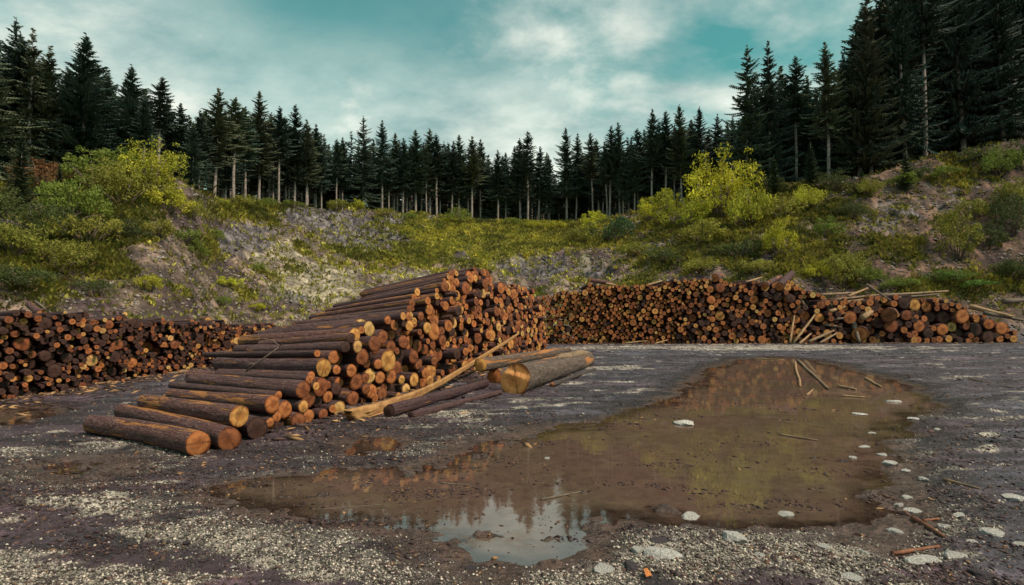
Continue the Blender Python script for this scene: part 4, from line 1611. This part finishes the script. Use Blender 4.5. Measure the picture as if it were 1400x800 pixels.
def spruce(x, y, H, kind, wide, label, group, colr=None, name='spruce_tree'):
    z = float(terrain(x, y)[0])
    root = bpy.data.objects.new(name, None)
    root.empty_display_size = .5
    col.objects.link(root)
    root.location = (x, y, z - .1)
    s_ = H / 15.0
    root.scale = (s_ * wide, s_ * wide, s_)
    root.rotation_euler = (random.gauss(0, .012), random.gauss(0, .012), random.random() * 6.28)
    tag(root, label, 'tree', group)
    c_ = colr or random.choice([(.074, .105, .074), (.062, .098, .078), (.105, .118, .070), (.056, .080, .064)])
    for me_, nm in ((SPV[kind][0], 'crown'), (SPV[kind][1], 'trunk')):
        o_ = bpy.data.objects.new(nm, me_)
        o_.parent = root
        o_.color = (*jit(c_, .15), 1)
        col.objects.link(o_)
    return root


crestD = lambda px: float(np.interp(math.degrees(math.atan((px - CX) / F)), TH, CR)) * math.cos(math.atan((px - CX) / F))
# tops of the forest edge: column, row of the tip, kind (f full, h high crown, t thin, w wide), extra depth
SIL = [(-60, 30, 'f', 4), (-25, 55, 'f', 2), (8, 25, 'f', 6), (30, 38, 't', 3), (52, 62, 'f', 4), (84, 92, 'f', 7), (107, 47, 'w', 4), (140, 98, 'f', 7), (172, 88, 'w', 5), (192, 120, 'f', 8), (210, 105, 'h', 6),
       (224, 132, 'f', 8), (240, 140, 'h', 8), (256, 158, 'f', 9), (268, 150, 'h', 6), (290, 120, 'h', 3), (304, 158, 'h', 7), (316, 133, 'h', 2), (332, 146, 'h', 3), (352, 124, 'h', 2), (365, 155, 'h', 6), (378, 147, 'h', 2),
       (389, 160, 'h', 5), (401, 143, 'h', 3), (417, 163, 'h', 2), (430, 170, 'h', 4), (443, 185, 'f', 8), (456, 192, 'h', 7), (466, 188, 'h', 3), (478, 180, 't', 5), (495, 160, 'f', 2), (509, 190, 'f', 6),
       (521, 165, 'h', 2), (538, 182, 'h', 4), (550, 188, 'h', 2), (559, 196, 't', 5), (568, 177, 'h', 2), (587, 176, 'h', 3), (596, 184, 'h', 2), (606, 195, 'f', 6), (617, 192, 'h', 2), (627, 184, 'h', 3),
       (645, 186, 'h', 2), (656, 191, 'h', 4), (666, 212, 'f', 6), (681, 205, 'h', 2), (692, 208, 'h', 4), (702, 200, 'f', 6), (711, 190, 'h', 3), (722, 180, 'h', 2), (737, 200, 'h', 3), (750, 213, 'h', 5), (759, 240, 'f', 9),
       (776, 174, 'h', 2), (788, 183, 'h', 4), (812, 182, 'h', 4), (820, 190, 'h', 6), (834, 173, 'h', 2), (849, 167, 'h', 3), (861, 188, 't', 5), (874, 176, 'h', 5), (892, 150, 'h', 3), (901, 168, 'f', 7), (912, 153, 'h', 4),
       (934, 143, 'h', 3), (946, 165, 'f', 7), (958, 147, 'h', 5), (972, 176, 'f', 9), (985, 157, 'f', 8), (1000, 190, 'f', 8),
       (1024, 65, 'f', 2), (1057, 56, 'f', 3), (1075, 110, 'f', 7), (1092, 79, 'h', 5), (1112, 120, 'f', 8), (1138, 58, 'h', 2), (1160, 90, 'f', 7), (1178, 30, 'f', 7), (1196, -15, 'f', 3), (1222, -50, 'f', 6),
       (1245, -30, 'f', 2), (1272, -80, 'h', 2), (1300, -50, 'f', 6), (1325, -90, 'f', 3), (1352, -50, 'f', 6), (1380, -70, 'f', 2), (1410, -100, 'f', 5), (1450, -60, 'f', 4), (1500, -90, 'f', 4)]
zone_of = lambda px: 'on the left hill' if px < 262 else ('left of middle gap' if px < 450 else ('above mid quarry' if px < 765 else ('right of middle gap' if px < 1010 else 'on the right hill')))
cnt = {}
for px, ty, kd, ex in SIL:
    D = crestD(px) + ex
    x = (px - CX) / F * D / 1.0
    gz_ = float(terrain(x, D)[0])
    H = PD(px, ty, D)[2] - gz_
    zn = zone_of(px)
    cnt[zn] = cnt.get(zn, 0) + 1
    kind = {'f': random.choice(FULL), 'h': random.choice(HIGH), 't': 7, 'w': 8}[kd]
    look = {'f': 'dense dark spruce', 'h': 'dark bare-stemmed spruce', 't': 'thin sparse spruce', 'w': 'broad dark spruce'}[kd]
    wide = (1.15 if H > 14 else 1.3) * (.9 + .2 * random.random()) * (12.5 / max(H, 9)) ** .25
    spruce(x, D, H, kind, wide, f'{look}, {ordn(cnt[zn])} from left along the forest edge {zn}', f'spruces of the forest edge {zn}')
# trees filling the wood behind
sx = np.array([s_[0] for s_ in SIL])
sy = np.array([s_[1] for s_ in SIL])
g = np.random.default_rng(91)
nf_ = 0
for k in range(200):
    px = (-80 + 360 * g.random()) if k < 34 else ((1010 + 490 * g.random()) if k > 165 else 280 + 730 * (k - 34 + g.random()) / 132)
    mid_ = 34 <= k <= 165
    cd = crestD(px)
    D = cd + (1.5 + 16 * g.random() if mid_ else 3 + 26 * g.random())
    m = np.abs(sx - px) < 30
    ty = (sy[m].mean() if m.any() else 150) + 6 + 34 * g.random()
    if 750 < px < 772:
        ty = max(ty, 245)
    x = (px - CX) / F * D
    H = PD(px, ty, D)[2] - float(terrain(x, D)[0])
    H = max(H, 5.0)
    kind = int(g.choice(HIGH + HIGH + [1, 7])) if mid_ else int(g.choice(FULL + HIGH + FULL))
    zn = zone_of(px)
    cnt['in ' + zn] = cnt.get('in ' + zn, 0) + 1
    spruce(x, D, H, kind, (.9 if mid_ else 1.15) + .35 * g.random(), f"spruce inside the wood {zn}, {ordn(cnt['in ' + zn])} from the left", f'spruces inside the wood {zn}')
# far wood: one mass
parts_V, parts_T, o_ = [], [], 0
Vc, Tc = spruce_arrays(990, 15, .08, .17, .55, .2)
g = np.random.default_rng(92)
for k in range(420):
    px = -150 + 1700 * g.random() if k < 230 else 380 + 560 * g.random()
    D = crestD(px) + 28 + 30 * g.random()
    x = (px - CX) / F * D
    m = np.abs(sx - px) < 34
    ty = (sy[m].mean() if m.any() else 120) + 34 + 40 * g.random()
    if 745 < px < 775:
        ty = 262
    z0 = float(terrain(x, D)[0])
    H = max(PD(px, ty, D)[2] - z0, 4)
    a = g.random() * 6.28
    s_ = H / 15
    W = Vc * np.array([s_ * 1.4, s_ * 1.4, s_])
    W = np.column_stack([W[:, 0] * math.cos(a) - W[:, 1] * math.sin(a) + x, W[:, 0] * math.sin(a) + W[:, 1] * math.cos(a) + D, W[:, 2] + z0])
    parts_V.append(W)
    parts_T.append(Tc + o_)
    o_ += len(W)
obj('far_wood', mesh_np('far_wood', np.vstack(parts_V), None, np.vstack(parts_T), [m_needle]), label='dark mass of spruces deep in the wood behind the quarry rim', cat='forest', kind='stuff', color=(.045, .056, .038))


# ------------------------------------------------------------------ shrubs and small trees
def shrub_arrays(seed, nclump, nleaf, tall, leaf=.075, open_=.2):
    """dome of leaf clumps, about 2 units wide and 'tall' units high"""
    g = np.random.default_rng(seed)
    cs, V = [], []
    p1, p2 = g.random() * 6.28, g.random() * 6.28
    for k in range(int(nclump * 1.9)):
        a = g.random() * 6.28
        lob = 1 + .28 * math.sin(2 * a + p1) + .2 * math.sin(3 * a + p2)
        rr_ = math.sqrt(g.random()) * .85
        h = tall * (.12 + .88 * g.random() ** .8 * (1 - .6 * rr_ ** 2) * (.8 + .2 * lob) * (.8 + .25 * g.random()))
        rr_ *= lob * .95
        cs.append((rr_ * math.cos(a), rr_ * math.sin(a), h, .07 + .17 * g.random() ** 1.6))
    for cx_, cy_, h, cr_ in cs:
        n = int(nleaf * (cr_ / .20) ** 2)
        d = g.normal(size=(n, 3))
        d /= np.linalg.norm(d, axis=1)[:, None]
        rad = cr_ * (.35 + .75 * g.random(n) ** .6)
        c_ = np.array([cx_, cy_, h]) + d * rad[:, None] * np.array([1.15, 1.15, .8])
        u = g.normal(size=(n, 3))
        u /= np.linalg.norm(u, axis=1)[:, None]
        v_ = np.cross(u, d + g.normal(size=(n, 3)) * .5)
        v_ /= np.linalg.norm(v_, axis=1)[:, None] + 1e-6
        s_ = leaf * .85 * (.4 + 1.1 * g.random(n))[:, None]
        V.append(np.stack([c_ - u * s_, c_ + v_ * s_ * .45, c_ + u * s_, c_ - v_ * s_ * .45], 1).reshape(-1, 3))
    V = np.vstack(V)
    Q = np.arange(len(V)).reshape(-1, 4)
    parts_ = []
    for k, (cx_, cy_, h, cr_) in enumerate(cs[:14]):
        b_ = np.array([cx_ * .12, cy_ * .12, -.15])
        e_ = np.array([cx_, cy_, h])
        m_ = (b_ + e_) / 2 + np.array([cx_ * -.1, cy_ * -.1, .05])
        parts_.append(tube([b_, m_, e_], [.028, .018, .006], 5, k))
    return V, Q, merge(parts_)


SHV = []
for k, (nc_, nl, tl_, lf) in enumerate([(34, 95, 1.3, .05), (42, 85, 1.0, .045), (28, 110, 1.7, .05), (50, 80, 1.25, .042), (22, 90, 1.0, .06), (60, 70, 1.6, .04)]):
    V, Q, stm = shrub_arrays(1200 + k, nc_, nl, tl_, lf)
    SHV.append((mesh_np('foliage', V, Q, None, [m_leaf]), mesh_np('stem', stm[0], stm[1], stm[2], [m_twig], True), tl_))
YG, GR, OL, DG, RB = (.40, .39, .040), (.18, .22, .038), (.25, .235, .042), (.08, .10, .030), (.18, .09, .035)
LY = (.50, .46, .035)


def shrub(px, py, hpx, wpx, colr, label, grp, var=None, name='shrub', D=None):
    p = hit(px, py) if D is None else None
    if p is None:
        X_ = (px - CX) / F * D
        p = np.array([X_, D, float(terrain(X_, D)[0])])
    k = random.randrange(6) if var is None else var
    root = bpy.data.objects.new(name, None)
    root.empty_display_size = .3
    col.objects.link(root)
    root.location = p
    hw = wpx / 2 * p[1] / F
    hh = hpx * p[1] / F / SHV[k][2] / 1.02
    root.scale = (hw, hw, hh)
    root.rotation_euler = (0, 0, random.random() * 6.28)
    tag(root, label, 'shrub' if name == 'shrub' else 'tree', grp)
    for me_, nm in ((SHV[k][0], 'foliage'), (SHV[k][1], 'stem')):
        o_ = bpy.data.objects.new(nm, me_)
        o_.parent = root
        o_.color = (*jit(colr, .12), 1)
        col.objects.link(o_)


GL, GM, GRR = 'shrubs on the left slope', 'shrubs on the quarry rim', 'shrubs on the right slope'
SHR = [
    (132, 262, 78, 92, GR, 'tall green bush on the crown of the left hill, left one of the highest pair', GL, 2),
    (205, 262, 76, 84, YG, 'yellow-green bush on the crown of the left hill, right one of the highest pair', GL, 5),
    (168, 285, 66, 100, OL, 'olive bush filling the space below the highest pair', GL, 3), (232, 292, 46, 60, YG, 'yellowish bush on the right shoulder of the left hill', GL, 0),
    (92, 300, 62, 86, GR, 'green bush on the left hill, below the reddish tree', GL, 1), (50, 330, 58, 96, DG, 'dark bush at mid height near the left edge', GL, 3),
    (15, 350, 50, 80, OL, 'olive bush touching the left edge', GL, 1), (120, 335, 52, 80, OL, 'olive bush in the middle of the left slope', GL, 4), (80, 372, 46, 90, OL, 'broad olive bush low on the left slope', GL, 3),
    (30, 395, 36, 90, DG, 'dark low bush above the left end of the stack', GL, 1), (170, 330, 34, 60, DG, 'dark bush right of the middle of the left slope', GL, 0), (215, 325, 30, 50, OL, 'small olive bush below the right shoulder', GL, 4),
    (205, 398, 26, 46, YG, 'bright small bush low on the left slope', GL, 1), (130, 405, 24, 60, DG, 'dark tuft just above the middle of the left stack', GL, 3), (252, 335, 26, 40, GR, 'green tuft high on the bare right flank of the left hill', GL, 4),
    (270, 352, 24, 34, GR, 'green tuft in the middle of the bare flank', GL, 0), (292, 330, 20, 30, GR, 'upper green tuft beside the grey rocks', GL, 1), (262, 300, 30, 36, OL, 'olive tuft on the edge of the left hill', GL, 1),
    (310, 392, 18, 34, YG, 'yellowish tuft low on the bare flank', GL, 4), (355, 372, 14, 26, GR, 'small green tuft on the pale sand', GL, 0), (5, 300, 50, 60, DG, 'dark bush under the trees at the left edge', GL, 0),
    (60, 265, 60, 70, RB, 'reddish brown bush beneath the spruces at far left', GL, 2), (300, 418, 14, 36, GR, 'low green tuft above the right end of the left stack', GL, 3), (350, 425, 12, 30, YG, 'low yellowish tuft left of the tall stack', GL, 4),
    (330, 283, 18, 40, OL, 'olive bush left under the stems of the forest edge', GM, 1), (365, 284, 14, 34, GR, 'green bush under the stems of the forest edge', GM, 3), (300, 282, 12, 26, YG, 'small yellowish bush at the left foot of the forest edge', GM, 0),
    (402, 284, 12, 34, GR, 'low green bush left of the grey crag', GM, 4), (462, 288, 16, 36, OL, 'olive bush on the grey crag', GM, 1), (489, 288, 18, 20, YG, 'bright small bush on top of the grey crag', GM, 0),
    (525, 296, 12, 34, OL, 'low olive bush right of the grey crag', GM, 3), (560, 302, 12, 30, GR, 'low green bush on the rim left of the rounded one', GM, 1), (627, 307, 26, 42, GR, 'rounded green bush on the middle of the rim', GM, 3),
    (614, 307, 14, 24, YG, 'small bright bush touching the rounded green one', GM, 0), (665, 309, 13, 32, DG, 'low dark bush right of the rounded one', GM, 4), (700, 310, 14, 34, GR, 'low green bush at the middle of the rim', GM, 1),
    (735, 314, 14, 36, YG, 'low yellow-green bush left of the middle gap', GM, 3), (765, 314, 14, 30, YG, 'yellowish bush right under the middle gap', GM, 4), (786, 312, 12, 28, OL, 'olive bush right of the middle gap', GM, 0),
    (812, 318, 38, 34, LY, 'bright yellow little bush left of the blue-green one', GRR, 2), (842, 330, 38, 62, (.05, .10, .04), 'blue-green rounded bush right of the bright yellow one', GRR, 3), (790, 335, 26, 50, OL, 'olive bush below the bright yellow little one', GRR, 1),
    (885, 305, 40, 40, LY, 'bright yellow bush at the left of the yellow thicket', GRR, 0), (912, 298, 52, 34, YG, 'slim yellow-green bush beside the tallest yellow one', GRR, 2), (940, 312, 46, 70, YG, 'broad yellow-green bush in front of the tallest yellow one', GRR, 3),
    (985, 300, 104, 100, LY, 'tallest bright yellow tree-like bush on the right slope', GRR, 5), (1030, 310, 62, 70, YG, 'yellow-green bush at the right foot of the tallest one', GRR, 1), (960, 335, 40, 80, OL, 'olive bush under the yellow thicket', GRR, 4),
    (1066, 350, 56, 42, LY, 'isolated bright yellow bush with a round crown', GRR, 0), (1075, 300, 34, 60, OL, 'olive bush right of the yellow thicket', GRR, 3), (1105, 285, 34, 50, YG, 'yellowish bush below the dark trees', GRR, 1),
    (1148, 392, 50, 70, OL, 'large olive bush just above the tangle of poles', GRR, 3), (1120, 385, 30, 40, YG, 'yellowish bush left of the large olive one', GRR, 0), (1185, 388, 26, 50, GR, 'green bush behind the tangle of poles', GRR, 1),
    (1010, 355, 34, 60, DG, 'dark bush above the middle of the right stack', GRR, 4), (1035, 375, 24, 50, OL, 'low olive bush just behind the right stack', GRR, 1), (905, 360, 24, 50, DG, 'dark low bush above the left half of the right stack', GRR, 3),
    (870, 350, 22, 44, OL, 'low olive bush below the blue-green one', GRR, 4), (960, 372, 20, 60, OL, 'flat olive bush above the highest part of the right stack', GRR, 1), (1130, 325, 30, 50, GR, 'green bush in the middle of the right slope', GRR, 0),
    (1165, 300, 26, 46, DG, 'dark bush left of the brown scree', GRR, 3), (1190, 268, 26, 40, OL, 'olive bush on the upper edge of the brown scree', GRR, 1), (1230, 256, 20, 50, GR, 'low green bush above the brown scree', GRR, 4),
    (1308, 355, 86, 66, OL, 'tall thin leafed olive bush on the right part of the scree', GRR, 2), (1350, 340, 40, 50, DG, 'dark bush right of the tall thin leafed one', GRR, 0), (1385, 320, 60, 60, DG, 'dark bush at the right edge, mid height', GRR, 3),
    (1372, 240, 44, 56, GR, 'green bush on the upper slope near the right edge', GRR, 1), (1340, 228, 30, 50, DG, 'dark green bush left of the upper right one', GRR, 3), (1400, 235, 50, 60, DG, 'dark bush at the upper right edge', GRR, 0),
    (1295, 245, 24, 44, GR, 'green bush under the thick spruce stem', GRR, 4), (1255, 245, 20, 40, DG, 'low dark bush under the right forest edge', GRR, 1), (1385, 285, 44, 60, OL, 'olive bush at the right edge below the green ones', GRR, 1),
    (1290, 388, 18, 70, (.10, .17, .03), 'flat bright green bush above the right part of the stack', GRR, 3), (1335, 395, 16, 60, (.10, .17, .03), 'flat bright green bush above the right end of the stack', GRR, 4), (1235, 395, 18, 50, GR, 'green bush just behind the long straight pole', GRR, 1),
    (1050, 262, 26, 44, DG, 'dark bush under the dark trees left', GRR, 0), (1140, 262, 30, 50, DG, 'dark bush under the tree with bare stem', GRR, 3), (1385, 385, 34, 60, DG, 'dark bush behind the right end of the stack', GRR, 1), (1330, 300, 30, 50, OL, 'olive bush in the middle of the right scree', GRR, 1),
]
for s_ in SHR:
    a_ = list(s_)
    shrub(a_[0], a_[1], a_[2], a_[3], a_[4], a_[5], a_[6], a_[7])

# young spruces on the slopes
for px, py, h, w_, lab in ((25, 290, 120, .9, 'young spruce with dark drooping branches at the left edge'), (80, 290, 70, .9, 'small dark spruce beside the reddish bush'),
                           (1240, 262, 60, 1.1, 'small spruce below the right forest edge'), (1178, 268, 40, 1.2, 'smallest spruce above the brown scree'),
                           (1110, 262, 70, 1.1, 'small spruce in front of the dark right trees'), (1060, 270, 60, 1.1, 'young spruce right of the yellow thicket')):
    p = hit(px, py)
    H = h * p[1] / F
    spruce(p[0], p[1], H, 0, w_, lab, 'young spruces on the slopes', (.035, .055, .024), 'young_spruce')


# ------------------------------------------------------------------ ground cover on the slopes
def cover():
    g = np.random.default_rng(61)
    n = len(gX)
    r = np.hypot(gX, gY)
    inr = (np.abs(np.degrees(np.arctan2(gX, gY))) < 49.9) & (gs_ > 0.02) & (gs_ < 1.06)
    wgt = gm_ * inr + .05 * inr
    wgt = wgt / wgt.sum()
    idx = g.choice(n, 95000, p=wgt)
    X = gX[idx] + g.normal(size=len(idx)) * .12
    Y = gY[idx] + g.normal(size=len(idx)) * .25
    Z = terrain(X, Y)
    D = np.hypot(X, Y)
    nb = 5
    hgt = (.10 + .26 * g.random(len(idx)) ** 2) * (.5 + D / 75)
    hue = fbm(X / 3.3, Y / 3.3, 3, 301)
    px, py = proj(X, Y, Z)
    mid = np.exp(-((px - 620) / 280) ** 2)[:, None]  # blades made lighter mid-slope: sunlight painted into their colours
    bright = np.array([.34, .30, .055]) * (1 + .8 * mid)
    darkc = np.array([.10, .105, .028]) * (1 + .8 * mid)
    tpv = (ss(-.3, .35, hue + .05) * .55 + .45 * ss(-.3, .3, fbm(X / .9, Y / .9, 4, 305, .6)))[:, None]
    C0 = bright * tpv + darkc * (1 - tpv)
    C0 = C0 * (.6 + .8 * g.random((len(idx), 1)))
    dry = (g.random(len(idx)) < .12)[:, None]
    C0 = np.where(dry, np.array([.22, .16, .07]), C0)
    Vs, Cs = [], []
    for k in range(nb):
        a = g.random(len(idx)) * 6.283
        lean = .25 + .9 * g.random(len(idx))
        d = np.stack([np.cos(a), np.sin(a), np.zeros_like(a)], 1)
        s_ = np.stack([-np.sin(a), np.cos(a), np.zeros_like(a)], 1)
        b0 = np.stack([X, Y, Z - .03], 1) + d * (g.random(len(idx)) * .12)[:, None]
        h = (hgt * (.6 + .7 * g.random(len(idx))))[:, None]
        wd = h * .20
        tip = b0 + d * h * lean[:, None] + np.array([0, 0, 1]) * h
        mid_ = (b0 + tip) / 2 + np.array([0, 0, 1]) * h * .15
        Vs.append(np.stack([b0, mid_ - s_ * wd, tip, mid_ + s_ * wd], 1))
        Cs.append(np.repeat((C0 * (.75 + .5 * g.random((len(idx), 1))))[:, None], 4, 1))
    V = np.concatenate(Vs).reshape(-1, 3)
    C_ = np.concatenate(Cs).reshape(-1, 3)
    Q = np.arange(len(V)).reshape(-1, 4)
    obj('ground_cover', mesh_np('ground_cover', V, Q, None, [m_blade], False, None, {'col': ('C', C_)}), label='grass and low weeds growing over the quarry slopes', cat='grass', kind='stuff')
    # loose rubble on the slopes
    sel = inr & (gm_ < .6)
    w2 = sel / sel.sum()
    idx = g.choice(n, 30000, p=w2)
    X = gX[idx] + g.normal(size=len(idx)) * .1
    Y = gY[idx] + g.normal(size=len(idx)) * .2
    Z = terrain(X, Y)
    sz_ = (.03 + .16 * g.random(len(idx)) ** 4) * (.5 + np.hypot(X, Y) / 60)
    cc__ = np.array([.22, .185, .165])[None] * (.35 + 1.1 * g.random((len(idx), 1)))
    bits('rubble', X, Y, Z, sz_, .5 + .4 * g.random(len(idx)), .5 + .2 * g.random(len(idx)), cc__, g, label='broken stones lying loose on the bare parts of the slopes', cat='rubble', kind='stuff')


cover()
